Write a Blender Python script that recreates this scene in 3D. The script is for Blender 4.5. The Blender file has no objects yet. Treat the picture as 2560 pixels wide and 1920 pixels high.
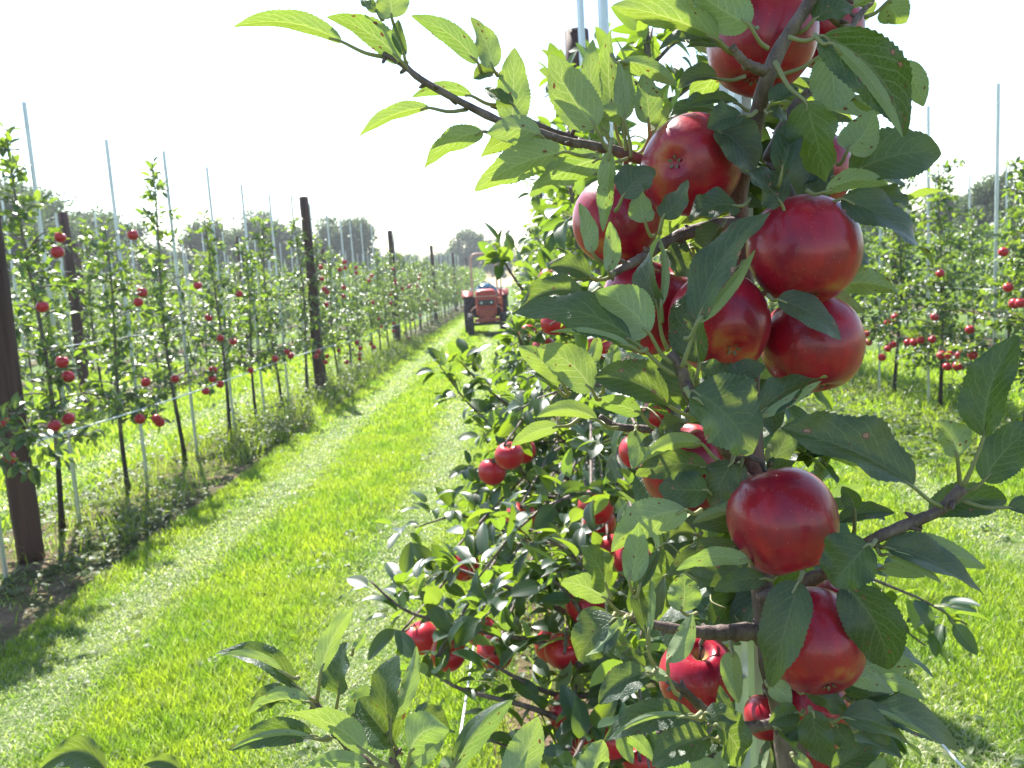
import bpy, bmesh, math, random
import numpy as np
from mathutils import Vector, Matrix

# ------------------------------------------------------------------ camera, sky, sun, exposure
scene = bpy.context.scene
COL = scene.collection
W, H, F, EYE = 2212.0, 1659.0, 1790.0, 1.65          # the photograph's measuring grid and eye height
yaw, pit, rol = math.radians(.83), math.radians(7.4), math.radians(3.4)
FW = np.array([-math.sin(yaw) * math.cos(pit), math.cos(yaw) * math.cos(pit), -math.sin(pit)])
_r = np.cross(FW, [0, 0, 1]); _r /= np.linalg.norm(_r); _u = np.cross(_r, FW)
RT = _r * math.cos(rol) - _u * math.sin(rol)
UP = _r * math.sin(rol) + _u * math.cos(rol)
CAM = np.array([0, 0, EYE])
cam_d = bpy.data.cameras.new('camera'); cam = bpy.data.objects.new('camera', cam_d); COL.objects.link(cam)
M = Matrix(((RT[0], UP[0], -FW[0], 0), (RT[1], UP[1], -FW[1], 0), (RT[2], UP[2], -FW[2], EYE), (0, 0, 0, 1)))
cam.matrix_world = M
cam_d.sensor_width = 36; cam_d.lens = 36 * F / W; cam_d.clip_start = .02; cam_d.clip_end = 1500
cam_d.dof.use_dof = True; cam_d.dof.focus_distance = .62; cam_d.dof.aperture_fstop = 19.0
scene.camera = cam

SUN_AZ, SUN_EL = math.radians(-24), math.radians(50)  # azimuth from +Y, negative to the left
SD = np.array([math.sin(SUN_AZ) * math.cos(SUN_EL), math.cos(SUN_AZ) * math.cos(SUN_EL), math.sin(SUN_EL)])
world = bpy.data.worlds.new('World'); scene.world = world; world.use_nodes = True
wn = world.node_tree; wn.nodes.clear()
sky = wn.nodes.new('ShaderNodeTexSky'); sky.sky_type = 'NISHITA'; sky.sun_disc = False
sky.sun_elevation = SUN_EL; sky.sun_rotation = SUN_AZ; sky.air_density = 1.2; sky.dust_density = .6; sky.ozone_density = 1.0
bg = wn.nodes.new('ShaderNodeBackground'); bg.inputs['Strength'].default_value = .1
wo = wn.nodes.new('ShaderNodeOutputWorld')
wn.links.new(sky.outputs[0], bg.inputs[0]); wn.links.new(bg.outputs[0], wo.inputs[0])
sun_d = bpy.data.lights.new('sun', 'SUN'); sun_d.energy = 5.0; sun_d.angle = math.radians(.55); sun_d.color = (1, .96, .88)
sun = bpy.data.objects.new('sun', sun_d); COL.objects.link(sun)
sun.rotation_euler = Vector(SD).to_track_quat('Z', 'Y').to_euler(); sun.location = (-4, 6, 9)
scene.view_settings.view_transform = 'Standard'; scene.view_settings.look = 'None'
scene.view_settings.exposure = 1.7; scene.view_settings.gamma = 1
cy = scene.cycles
cy.max_bounces = 8; cy.diffuse_bounces = 4; cy.glossy_bounces = 3; cy.transmission_bounces = 4; cy.transparent_max_bounces = 8
cy.caustics_reflective = False; cy.caustics_refractive = False; cy.sample_clamp_indirect = 6

# ------------------------------------------------------------------ picture points turned into places
def ray(x, y): return FW + RT * ((x - W / 2) / F) - UP * ((y - H / 2) / F)
def P(x, y, d): return CAM + ray(x, y) * d
def onX(x, y, x0): r = ray(x, y); return CAM + r * (x0 / r[0])
def onZ(x, y, z=0): r = ray(x, y); return CAM + r * ((z - EYE) / r[2])
REG = {'1': (1280, 0, 3.456), '2': (1920, 0, 3.456), '3': (1280, 480, 3.456), '4': (1920, 480, 3.456), '5': (1280, 960, 3.456),
       '6': (1920, 960, 3.456), '7': (1280, 1440, 3.456), '8': (1920, 1440, 3.456), 'A': (560, 0, 3.072), 'G': (500, 1440, 2.836),
       'M': (640, 480, 3.456), 'L': (0, 680, 3.456), 'F': (0, 0, .864)}
def full(reg, x, y): ox, oy, s = REG[reg]; return ((ox + x / s) * .864, (oy + y / s) * .864)

# ------------------------------------------------------------------ mesh helpers
class MB:
    def __init__(s): s.V = []; s.F = []; s.U = []; s.R = []; s.M = []; s.n = 0
    def add(s, V, Fc, mat=0, uv=None, rnd=0.0):
        V = np.asarray(V, float); Fc = np.asarray(Fc, int)
        if Fc.shape[1] == 3: Fc = np.concatenate([Fc, np.full((len(Fc), 1), -1 - s.n)], 1)
        s.V.append(V); s.F.append(np.where(Fc >= 0, Fc + s.n, -1)); s.n += len(V)
        s.U.append(np.zeros((len(V), 2)) if uv is None else uv)
        s.R.append(np.full(len(V), rnd) if np.isscalar(rnd) else rnd); s.M.append(np.full(len(Fc), mat))
    def mesh(s, name, mats, smooth=True):
        V = np.concatenate(s.V); Fc = np.concatenate(s.F); U = np.concatenate(s.U); R = np.concatenate(s.R); Mi = np.concatenate(s.M)
        me = bpy.data.meshes.new(name)
        cnt = (Fc >= 0).sum(1); loops = Fc[Fc >= 0]
        me.vertices.add(len(V)); me.vertices.foreach_set('co', V.astype(np.float32).ravel())
        me.loops.add(len(loops)); me.loops.foreach_set('vertex_index', loops.astype(np.int32))
        me.polygons.add(len(Fc)); me.polygons.foreach_set('loop_start', np.concatenate([[0], np.cumsum(cnt)[:-1]]).astype(np.int32))
        me.polygons.foreach_set('material_index', Mi.astype(np.int32))
        me.polygons.foreach_set('use_smooth', np.full(len(Fc), smooth))
        uvl = me.uv_layers.new(name='UVMap'); uvl.data.foreach_set('uv', U[loops].astype(np.float32).ravel())
        at = me.attributes.new('rnd', 'FLOAT', 'POINT'); at.data.foreach_set('value', R.astype(np.float32))
        for m in mats: me.materials.append(m)
        me.update(calc_edges=True); me.validate()
        return me
    def obj(s, name, mats, parent=None, smooth=True, loc=None):
        return link(name, s.mesh(name, mats, smooth), parent, loc)
def link(name, me, parent=None, loc=None):
    o = bpy.data.objects.new(name, me); COL.objects.link(o)
    if parent is not None: o.parent = parent
    if loc is not None: o.location = loc
    return o
def tag(o, label=None, cat=None, group=None, kind=None):
    if label: o['label'] = label
    if cat: o['category'] = cat
    if group: o['group'] = group
    if kind: o['kind'] = kind
    return o
def thing(name, label, cat, loc=(0, 0, 0), group=None, rz=0):
    o = bpy.data.objects.new(name, None); COL.objects.link(o); o.location = loc; o.rotation_euler = (0, 0, rz); o.empty_display_size = .1
    return tag(o, label, cat, group)
def norm(a): return a / np.maximum(np.linalg.norm(a, axis=-1, keepdims=True), 1e-9)
def tube(pts, rad, k=8, cap=True):
    pts = np.asarray(pts, float); n = len(pts); rad = np.full(n, rad) if np.isscalar(rad) else np.asarray(rad, float)
    t = norm(np.gradient(pts, axis=0)); ref = np.array([0.0, 0, 1]) if abs(t[0][2]) < .9 else np.array([1.0, 0, 0])
    b = norm(np.cross(t[0], ref)); V = []
    for i in range(n):
        b = norm(b - t[i] * (b @ t[i])); c = np.cross(t[i], b)
        a = np.arange(k) * 2 * math.pi / k
        V.append(pts[i] + rad[i] * (np.cos(a)[:, None] * b + np.sin(a)[:, None] * c))
    V = np.concatenate(V); i = np.arange(n - 1)[:, None] * k; j = np.arange(k)[None]; j2 = (j + 1) % k
    Fc = np.stack([i + j, i + j2, i + k + j2, i + k + j], -1).reshape(-1, 4)
    if cap:
        V = np.concatenate([V, pts[:1], pts[-1:]]); m = n * k; j = np.arange(k)
        c0 = np.stack([np.full(k, m), (j + 1) % k, j, np.full(k, m)], 1); c1 = np.stack([np.full(k, m + 1), (n - 1) * k + j, (n - 1) * k + (j + 1) % k, np.full(k, m + 1)], 1)
        return V, Fc, np.concatenate([c0, c1])[:, :3]
    return V, Fc, None
def add_tube(mb, pts, rad, k=8, mat=0, rnd=0.0, cap=True):
    V, Fc, C = tube(pts, rad, k, cap); n0 = mb.n
    mb.add(V, Fc, mat, rnd=rnd)
    if C is not None:
        mb.n = n0; mb.add(np.zeros((0, 3)), C, mat); mb.n = n0 + len(V)
def smooth_path(pts, m=6):                              # Catmull-Rom through the given points
    p = np.asarray(pts, float); p = np.concatenate([2 * p[:1] - p[1:2], p, 2 * p[-1:] - p[-2:-1]]); out = []
    for i in range(1, len(p) - 2):
        for t in np.arange(m) / m:
            a, b, c, d = p[i - 1], p[i], p[i + 1], p[i + 2]
            out.append(.5 * (2 * b + (c - a) * t + (2 * a - 5 * b + 4 * c - d) * t * t + (3 * b - a - 3 * c + d) * t ** 3))
    return np.array(out + [p[-2]])
def leaves(mb, p, d, n, L, Wd, fold, curl, rnd, nu=2, nv=4, bow=0.0, serr=0.0, wave=0.0, mat=0, twist=0.0):
    """N apple leaves: base p, axis d, upper side n; one quad grid each, pointed, folded along the midrib and arched."""
    p = np.atleast_2d(p); N = len(p); d = norm(np.atleast_2d(d)); n = np.atleast_2d(n)
    n = norm(n - d * (n * d).sum(-1, keepdims=True)); b = np.cross(d, n)
    A = lambda v: np.broadcast_to(np.asarray(v, float), (N,))[:, None, None]
    S = np.linspace(0.0, 1, nv + 1)[None, :, None]; Un = np.linspace(-1, 1, nu + 1)[None, None, :]
    L, Wd, fold, curl, bow, rn = A(L), A(Wd), A(fold), A(curl) + 1e-4, A(bow), A(rnd)
    sh = (S + .004) ** .52 * (1.004 - S) ** .82 / .432
    hw = .5 * Wd * sh * (1 + (serr * (.6 - ((S * 21) % 1.0)) if serr else 0))
    xs = L * np.sin(curl * S) / curl; zs = -L * (1 - np.cos(curl * S)) / curl
    tx, tz = np.cos(curl * S), -np.sin(curl * S)
    f = fold * (1 - .25 * S)
    au = np.abs(Un)
    off_b = hw * Un * np.cos(f)
    off_n = hw * au * np.sin(f) * (1.25 - .4 * au)
    if np.any(np.asarray(wave) != 0): off_n = off_n + A(wave) * Wd * au ** 2 * np.sin(S * 15 + 9 * rn + Un * 1.3) * np.minimum(1, 4 * S * (1 - S) + .2)
    tw = A(twist) * (S - .25); off_b, off_n = off_b * np.cos(tw) - off_n * np.sin(tw), off_b * np.sin(tw) + off_n * np.cos(tw)
    off_b = off_b + L * bow * 4 * S * (1 - S)
    e = lambda v: v[:, None, None, :]
    V = e(p) + e(d) * (xs - off_n * tz)[..., None] + e(n) * (zs + off_n * tx)[..., None] + e(b) * off_b[..., None]
    q = (nu + 1) * (nv + 1); i = np.arange(nv)[:, None] * (nu + 1); j = np.arange(nu)[None]
    Fc = np.stack([i + j, i + j + 1, i + nu + 2 + j, i + nu + 1 + j], -1).reshape(-1, 4)
    Fc = (np.arange(N)[:, None, None] * q + Fc[None]).reshape(-1, 4)
    uv = np.broadcast_to(np.stack([np.broadcast_to((Un + 1) / 2, (1, nv + 1, nu + 1)), np.broadcast_to(S, (1, nv + 1, nu + 1))], -1), (N, nv + 1, nu + 1, 2)).reshape(-1, 2)
    mb.add(V.reshape(-1, 3), Fc, mat, uv, np.broadcast_to(rn, (N, nv + 1, nu + 1)).ravel())
def rbox(mb, c, s, bev=.02, mat=0, seg=2, taper=None):
    bm = bmesh.new(); bmesh.ops.create_cube(bm, size=1)
    for v in bm.verts: v.co = Vector((v.co.x * s[0], v.co.y * s[1], v.co.z * s[2]))
    if taper: taper(bm)
    if bev: bmesh.ops.bevel(bm, geom=list(bm.edges), offset=bev, segments=seg, affect='EDGES', profile=.6)
    bmesh.ops.triangulate(bm, faces=list(bm.faces)); bm.verts.index_update()
    mb.add(np.array([v.co[:] for v in bm.verts]) + np.array(c), [[v.index for v in f.verts] for f in bm.faces], mat); bm.free()
def lathe(mb, prof, c=(0, 0, 0), axis='z', k=32, mat=0, mod=None):
    prof = np.asarray(prof, float); a = np.arange(k) * 2 * math.pi / k
    r = prof[:, 0][:, None] * np.ones(k); z = prof[:, 1][:, None] * np.ones(k)
    if mod: r, z = mod(r, z, a)
    X, Y, Z = r * np.cos(a), r * np.sin(a), z
    V = {'z': (X, Y, Z), 'x': (Z, X, Y), 'y': (X, -Z, Y)}[axis]; V = np.stack(V, -1).reshape(-1, 3) + np.array(c)
    i = np.arange(len(prof) - 1)[:, None] * k; j = np.arange(k)[None]; j2 = (j + 1) % k
    mb.add(V, np.stack([i + j, i + j2, i + k + j2, i + k + j], -1).reshape(-1, 4), mat)
def ordinal(i):
    w = 'first second third fourth fifth sixth seventh eighth ninth tenth eleventh twelfth thirteenth fourteenth fifteenth sixteenth seventeenth eighteenth nineteenth'.split()
    t = {2: 'twent', 3: 'thirt', 4: 'fort', 5: 'fift'}
    if i < 19: return w[i]
    a, b = divmod(i + 1, 10)
    return t[a] + 'ieth' if b == 0 else t[a] + 'y ' + w[b - 1]

# ------------------------------------------------------------------ materials
class NT:
    def __init__(s, name):
        s.m = bpy.data.materials.new(name); s.m.use_nodes = True; s.t = s.m.node_tree; s.t.nodes.clear()
    def n(s, typ, **kw):
        nd = s.t.nodes.new('ShaderNode' + typ)
        for k, v in kw.items():
            if k.startswith('i_'):
                key = k[2:]; key = int(key) if key.isdigit() else key.replace('_', ' ')
                s.set(nd.inputs[key], v)
            else: setattr(nd, k, v)
        return nd
    def set(s, inp, v):
        if hasattr(v, 'is_output'): s.t.links.new(v, inp)
        elif hasattr(v, 'outputs'): s.t.links.new(v.outputs[0], inp)
        else: inp.default_value = (*v, 1) if isinstance(v, tuple) and len(v) == 3 and inp.type == 'RGBA' else v
    def math(s, op, a, b=0.0, c=None, clamp=False):
        nd = s.t.nodes.new('ShaderNodeMath'); nd.operation = op; nd.use_clamp = clamp
        s.set(nd.inputs[0], a); s.set(nd.inputs[1], b)
        if c is not None: s.set(nd.inputs[2], c)
        return nd.outputs[0]
    def mix(s, f, a, b, blend='MIX'):
        nd = s.t.nodes.new('ShaderNodeMix'); nd.data_type = 'RGBA'; nd.blend_type = blend
        s.set(nd.inputs[0], f); s.set(nd.inputs[6], a); s.set(nd.inputs[7], b); return nd.outputs[2]
    def ramp(s, f, lo, hi, a=0.0, b=1.0):                # smooth map range
        nd = s.t.nodes.new('ShaderNodeMapRange'); nd.interpolation_type = 'SMOOTHSTEP'
        s.set(nd.inputs[0], f); s.set(nd.inputs[1], lo); s.set(nd.inputs[2], hi); s.set(nd.inputs[3], a); s.set(nd.inputs[4], b); return nd.outputs[0]
    def noise(s, scale, vec=None, detail=3.0, rough=.55):
        nd = s.n('TexNoise', i_Scale=scale, i_Detail=detail, i_Roughness=rough)
        if vec is not None: s.set(nd.inputs['Vector'], vec)
        return nd.outputs[0]
    def bsdf(s, col, rough=.5, spec=.5, metal=0.0, **kw):
        nd = s.t.nodes.new('ShaderNodeBsdfPrincipled')
        for k, v in dict(Base_Color=col, Roughness=rough, Specular_IOR_Level=spec, Metallic=metal, **kw).items(): s.set(nd.inputs[k.replace('_', ' ')], v)
        return nd
    def bump(s, h, strength=.3, dist=.001):
        return s.n('Bump', i_Strength=strength, i_Distance=dist, i_Height=h).outputs[0]
    def out(s, sh):
        o = s.t.nodes.new('ShaderNodeOutputMaterial'); s.set(o.inputs[0], sh); return s.m

def leaf_material(name, hero):
    t = NT(name); rnd = t.n('Attribute', attribute_name='rnd').outputs['Fac']
    uv = t.n('UVMap', uv_map='UVMap').outputs[0]; sx = t.n('SeparateXYZ', i_0=uv); u, v = sx.outputs[0], sx.outputs[1]
    back = t.n('NewGeometry').outputs['Backfacing']
    nz = t.noise(9.0 if hero else 6.0, t.n('Combine' + 'XYZ', i_0=u, i_1=v, i_2=t.math('MULTIPLY', rnd, 40.0)).outputs[0])
    front = t.mix(nz, (.007, .022, .018), (.018, .042, .028)); front = t.mix(t.math('MULTIPLY', rnd, .45), front, (.024, .052, .03))
    bk = t.mix(nz, (.19, .245, .13), (.28, .335, .2))
    tr = t.mix(rnd, (.3, .5, .015), (.46, .62, .03)); tr = t.mix(t.math('MULTIPLY', nz, .5), tr, (.16, .32, .02))
    au = t.math('MULTIPLY', t.math('ABSOLUTE', t.math('SUBTRACT', u, .5)), 2.0)
    mid = t.ramp(t.math('DIVIDE', au, t.math('SUBTRACT', 1.15, v)), .03, .075, 1.0, 0.0)
    rough_f = .4; nrm = None
    if hero:
        side = t.math('GREATER_THAN', u, .5)
        q = t.math('ADD', t.math('SUBTRACT', t.math('MULTIPLY', v, 7.5), t.math('MULTIPLY', t.math('POWER', au, 1.25), 2.7)), t.math('MULTIPLY', side, .45))
        q = t.math('ADD', q, t.math('MULTIPLY', t.math('SUBTRACT', nz, .5), .35)); q = t.math('ADD', q, t.math('MULTIPLY', rnd, 7.0))
        fr = t.math('ABSOLUTE', t.math('SUBTRACT', t.math('FRACT', q), .5))
        vein = t.ramp(fr, .03, .1, 1.0, 0.0); vein = t.math('MULTIPLY', vein, t.ramp(au, .55, 1.0, 1.0, .25))
        asp = t.n('CombineXYZ', i_0=t.math('MULTIPLY', u, .55), i_1=v, i_2=rnd).outputs[0]
        vo = t.n('TexVoronoi', feature='DISTANCE_TO_EDGE', i_Scale=20.0, i_Vector=asp).outputs['Distance']
        net = t.ramp(vo, .015, .09, 1.0, 0.0)
        vm = t.math('MAXIMUM', mid, vein); allv = t.math('MAXIMUM', vm, t.math('MULTIPLY', net, .55))
        front = t.mix(t.math('MULTIPLY', vm, .3), front, (.075, .12, .06)); front = t.mix(t.math('MULTIPLY', net, .12), front, (.06, .1, .05))
        bk = t.mix(t.math('MULTIPLY', vm, .7), bk, (.3, .37, .2)); bk = t.mix(t.math('MULTIPLY', net, .25), bk, (.28, .36, .18))
        tr = t.mix(t.math('MULTIPLY', allv, .55), tr, (.85, .92, .3))
        # brown scab spots, on some of the leaves only
        sp = t.n('TexVoronoi', feature='F1', i_Scale=8.5, i_Randomness=1.0, i_Vector=t.n('CombineXYZ', i_0=t.math('MULTIPLY', u, .6), i_1=v, i_2=t.math('MULTIPLY', rnd, 31.0)).outputs[0])
        cell = t.n('SeparateColor', i_0=sp.outputs['Color']).outputs[0]
        pick = t.math('GREATER_THAN', cell, t.ramp(t.math('FRACT', t.math('MULTIPLY', rnd, 13.7)),   .12, .8, 1.0, .55))
        rr = t.math('MULTIPLY', t.n('SeparateColor', i_0=sp.outputs['Color']).outputs[1], .2)
        spot = t.math('MULTIPLY', pick, t.ramp(t.math('SUBTRACT', sp.outputs['Distance'], rr), .07, .1, 1.0, 0.0))
        core = t.math('MULTIPLY', pick, t.ramp(t.math('SUBTRACT', sp.outputs['Distance'], rr), .0, .06, 1.0, 0.0))
        sc = t.mix(core, (.1, .03, .018), (.3, .17, .11))
        front = t.mix(spot, front, sc); bk = t.mix(spot, bk, (.17, .075, .045)); tr = t.mix(spot, tr, (.22, .07, .03))
        h = t.math('SUBTRACT', t.math('MULTIPLY', t.noise(38.0, asp, 2.0), .35), t.math('ADD', t.math('MULTIPLY', vm, .8), t.math('MULTIPLY', net, .35)))
        nrm = t.bump(h, .5, .0006)
    else:
        front = t.mix(t.math('MULTIPLY', mid, .5), front, (.1, .16, .06)); tr = t.mix(t.math('MULTIPLY', mid, .5), tr, (.55, .68, .16))
    col = t.mix(back, front, bk); ro = t.mix(back, (rough_f,) * 3, (.62,) * 3)
    pb = t.bsdf(col, ro, t.math('SUBTRACT', .55, t.math('MULTIPLY', back, .3)))
    tl = t.n('BsdfTranslucent', i_Color=tr)
    if nrm is not None: t.set(pb.inputs['Normal'], nrm)
    return t.out(t.n('MixShader', i_0=.235 if hero else .3, i_1=pb, i_2=tl).outputs[0])
M_leaf = leaf_material('hero_leaf', True); M_leaf2 = leaf_material('row_leaf', False)

def bark_material(name, a, b, scale=60.0, low=None):
    t = NT(name); co = t.n('TexCoord').outputs['Object']
    sc = t.n('Mapping', i_Vector=co, i_Scale=(1, 1, .35)).outputs[0]
    nz = t.noise(scale, sc, 5.0); col = t.mix(t.ramp(nz, .3, .7), a, b)
    le = t.n('TexVoronoi', feature='F1', i_Scale=scale * 4, i_Vector=co).outputs['Distance']
    col = t.mix(t.ramp(le, .12, .2, .5, 0.0), col, (.32, .28, .24))
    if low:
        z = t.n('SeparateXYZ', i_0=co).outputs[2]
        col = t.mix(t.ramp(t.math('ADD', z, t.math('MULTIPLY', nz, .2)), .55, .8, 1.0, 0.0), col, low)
    return t.out(t.bsdf(col, .62, .4, Normal=t.bump(t.math('ADD', nz, t.math('MULTIPLY', t.noise(scale * 3, sc, 3.0), .5)), .9, .003)))
M_twig = bark_material('twig_bark', (.075, .05, .047), (.17, .125, .115), 90.0)
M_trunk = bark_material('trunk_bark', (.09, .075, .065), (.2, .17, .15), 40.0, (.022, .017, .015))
M_bark = bark_material('old_bark', (.06, .05, .04), (.16, .13, .1), 6.0)
def petiole_material():
    t = NT('leaf_stalk'); nz = t.noise(12.0, t.n('TexCoord').outputs['Object'])
    pb = t.bsdf(t.mix(nz, (.2, .24, .1), (.33, .3, .17)), .5, .4); tl = t.n('BsdfTranslucent', i_Color=(.4, .4, .12))
    return t.out(t.n('MixShader', i_0=.25, i_1=pb, i_2=tl).outputs[0])
M_stalk = petiole_material()
def apple_material(name, fine):
    t = NT(name); co = t.n('TexCoord').outputs['Object']; oi = t.n('ObjectInfo').outputs['Random']
    x = t.n('SeparateXYZ', i_0=co); z = x.outputs[2]
    ang = t.math('ARCTAN2', x.outputs[1], x.outputs[0])
    off = t.n('VectorMath', operation='ADD', i_0=co, i_1=t.n('CombineXYZ', i_0=t.math('MULTIPLY', oi, 9.0)).outputs[0]).outputs[0]
    big = t.noise(1.6, off, 2.0)
    st = t.noise(3.2, t.n('CombineXYZ', i_0=t.math('COSINE', ang), i_1=t.math('SINE', ang), i_2=t.math('MULTIPLY', z, .25)).outputs[0], 5.0, .7)
    red = t.mix(t.ramp(st, .3, .72), (.25, .003, .019), (.37, .006, .023))
    red = t.mix(t.ramp(big, .4, .75), red, (.19, .002, .024)) if fine else t.mix(st, (.34, .007, .02), (.5, .018, .028))
    low = t.ramp(t.math('ADD', z, t.math('ADD', t.math('MULTIPLY', big, .5), t.math('MULTIPLY', st, .3))), -.66, -.42, 1.0, 0.0)
    yel = t.mix(st, (.5, .2, .045), (.32, .27, .07))
    col = t.mix(t.math('MULTIPLY', low, .65), red, t.mix(t.ramp(big, .3, .6), yel, (.5, .12, .03)))
    well = t.math('MULTIPLY', t.ramp(z, .84, .72, 0.0, 1.0), t.ramp(t.math('SQRT', t.math('ADD', t.math('MULTIPLY', x.outputs[0], x.outputs[0]), t.math('MULTIPLY', x.outputs[1], x.outputs[1]))), .2, .42, 1.0, 0.0))
    well = t.math('MULTIPLY', well, t.math('GREATER_THAN', z, 0.0)); col = t.mix(t.math('MULTIPLY', well, .75), col, (.42, .3, .09))
    kw = {}
    if fine:
        vo = t.n('TexVoronoi', feature='F1', i_Scale=11.0, i_Vector=off)
        dot = t.math('MULTIPLY', t.ramp(vo.outputs['Distance'], .05, .09, 1.0, 0.0), t.math('GREATER_THAN', t.n('SeparateColor', i_0=vo.outputs['Color']).outputs[0], .25))
        col = t.mix(t.math('MULTIPLY', dot, .55), col, (.72, .45, .32))
        kw = dict(Normal=t.bump(t.noise(14.0, off, 4.0), .06, .02))
    return t.out(t.bsdf(col, t.math('ADD', .27, t.math('MULTIPLY', big, .18)), .33, Coat_Weight=.3, Coat_Roughness=.1, Sheen_Weight=.06, Sheen_Roughness=.45, Sheen_Tint=(.85, .8, 1.0, 1.0), Subsurface_Weight=.06, Subsurface_Radius=(1, .25, .1), Subsurface_Scale=.08, **kw))
M_apple = apple_material('apple_skin', True); M_apple2 = apple_material('small_apple_skin', False)
def simple(name, a, b, scale=20.0, rough=.5, spec=.5, metal=0.0, bump=0.0, stretch=(1, 1, 1), **kw):
    t = NT(name); co = t.n('Mapping', i_Vector=t.n('TexCoord').outputs['Object'], i_Scale=stretch).outputs[0]
    nz = t.noise(scale, co, 5.0, .6)
    if bump: kw['Normal'] = t.bump(nz, .5, bump)
    return t.out(t.bsdf(t.mix(t.ramp(nz, .3, .7), a, b), t.math('ADD', rough - .08, t.math('MULTIPLY', nz, .16)), spec, metal, **kw))
M_calyx = simple('dry_calyx', (.06, .05, .03), (.2, .18, .1), 300.0, .8)
M_steel = simple('galvanised_steel', (.42, .46, .48), (.6, .64, .66), 30.0, .42, .5, .75, stretch=(1, 1, .15))
M_wire = simple('bright_wire', (.6, .61, .6), (.88, .89, .88), 8.0, .4, .5, .0)  # near-white base puts the glare on the wire into its colour
M_post = simple('dark_post_wood', (.035, .017, .016), (.1, .052, .045), 14.0, .7, .3, 0, .006, (1, 1, .06))
M_red = simple('red_paint', (.42, .026, .018), (.52, .04, .028), 5.0, .42); M_redd = simple('faded_red_paint', (.3, .03, .018), (.4, .06, .035), 9.0, .5)
M_orange = simple('orange_paint', (.6, .13, .04), (.7, .18, .05), 9.0, .4); M_pink = simple('faded_frame_paint', (.5, .26, .2), (.62, .36, .28), 6.0, .45)
M_black = simple('black_grille', (.015, .015, .017), (.03, .03, .035), 40.0, .45); M_tyre = simple('tyre_rubber', (.018, .018, .02), (.045, .043, .04), 20.0, .75, .3)
M_lamp = simple('lamp_glass', (.5, .52, .5), (.62, .64, .62), 30.0, .2, .6); M_blue = simple('blue_cover', (.02, .09, .16), (.035, .14, .24), 6.0, .3)
M_grey = simple('grey_metal', (.2, .2, .2), (.35, .35, .34), 10.0, .4, .5, .5)

def grass_material():
    t = NT('grass_blade'); rnd = t.n('Attribute', attribute_name='rnd').outputs['Fac']
    po = t.n('NewGeometry').outputs['Position']; nz = t.ramp(t.noise(2.6, po, 4.0, .65), .32, .62)
    a = t.mix(nz, (.045, .1, .016), (.11, .175, .026)); dry_glint = t.math('GREATER_THAN', rnd, .9)  # palest blades: dry clippings, and wheel-track glints put into the colour
    a = t.mix(rnd, a, (.12, .19, .03)); a = t.mix(t.math('MULTIPLY', dry_glint, .85), a, (.6, .58, .42))
    tr = t.mix(t.math('MULTIPLY', dry_glint, .6), t.mix(nz, (.28, .5, .025), (.5, .66, .035)), (.6, .62, .28))
    pb = t.bsdf(a, .34, .5); tl = t.n('BsdfTranslucent', i_Color=tr)
    return t.out(t.n('MixShader', i_0=.48, i_1=pb, i_2=tl).outputs[0])
M_grass = grass_material()
def weed_material():
    t = NT('weed_leaf'); rnd = t.n('Attribute', attribute_name='rnd').outputs['Fac']
    a = t.mix(rnd, (.03, .065, .018), (.1, .13, .045)); tr = t.mix(rnd, (.12, .22, .03), (.36, .42, .08))
    return t.out(t.n('MixShader', i_0=.4, i_1=t.bsdf(a, .5, .4), i_2=t.n('BsdfTranslucent', i_Color=tr)).outputs[0])
M_weed = weed_material()
def ground_material():
    t = NT('meadow'); po = t.n('NewGeometry').outputs['Position']; a = t.noise(2.2, po, 6.0, .65); b = t.noise(.35, po, 3.0); c = t.noise(30.0, po, 3.0, .7)
    col = t.mix(t.ramp(a, .35, .65), (.05, .085, .018), (.1, .16, .03)); col = t.mix(t.ramp(b, .45, .7, 0.0, .5), col, (.13, .17, .04)); col = t.mix(t.ramp(c, .55, .8, 0.0, .6), col, (.03, .04, .012))
    return t.out(t.bsdf(col, .9, .15, Normal=t.bump(c, .8, .03)))
M_ground = ground_material()
def soil_material():
    t = NT('bare_soil'); po = t.n('NewGeometry').outputs['Position']; a = t.noise(3.0, po, 6.0, .65); c = t.noise(24.0, po, 5.0, .7)
    col = t.mix(t.ramp(c, .3, .7), (.085, .055, .035), (.2, .14, .095)); col = t.mix(t.ramp(a, .4, .58, 0.0, .9), col, t.mix(c, (.03, .045, .01), (.09, .1, .025)))
    return t.out(t.bsdf(col, .92, .15, Normal=t.bump(c, .9, .03)))
M_soil = soil_material()
def far_leaf():
    t = NT('far_crown_leaf'); rnd = t.n('Attribute', attribute_name='rnd').outputs['Fac']
    a = t.mix(rnd, (.025, .048, .022), (.075, .105, .05))
    return t.out(t.n('MixShader', i_0=.3, i_1=t.bsdf(a, .6, .3), i_2=t.n('BsdfTranslucent', i_Color=t.mix(rnd, (.1, .18, .05), (.2, .28, .09)))).outputs[0])
M_far = far_leaf()

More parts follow.
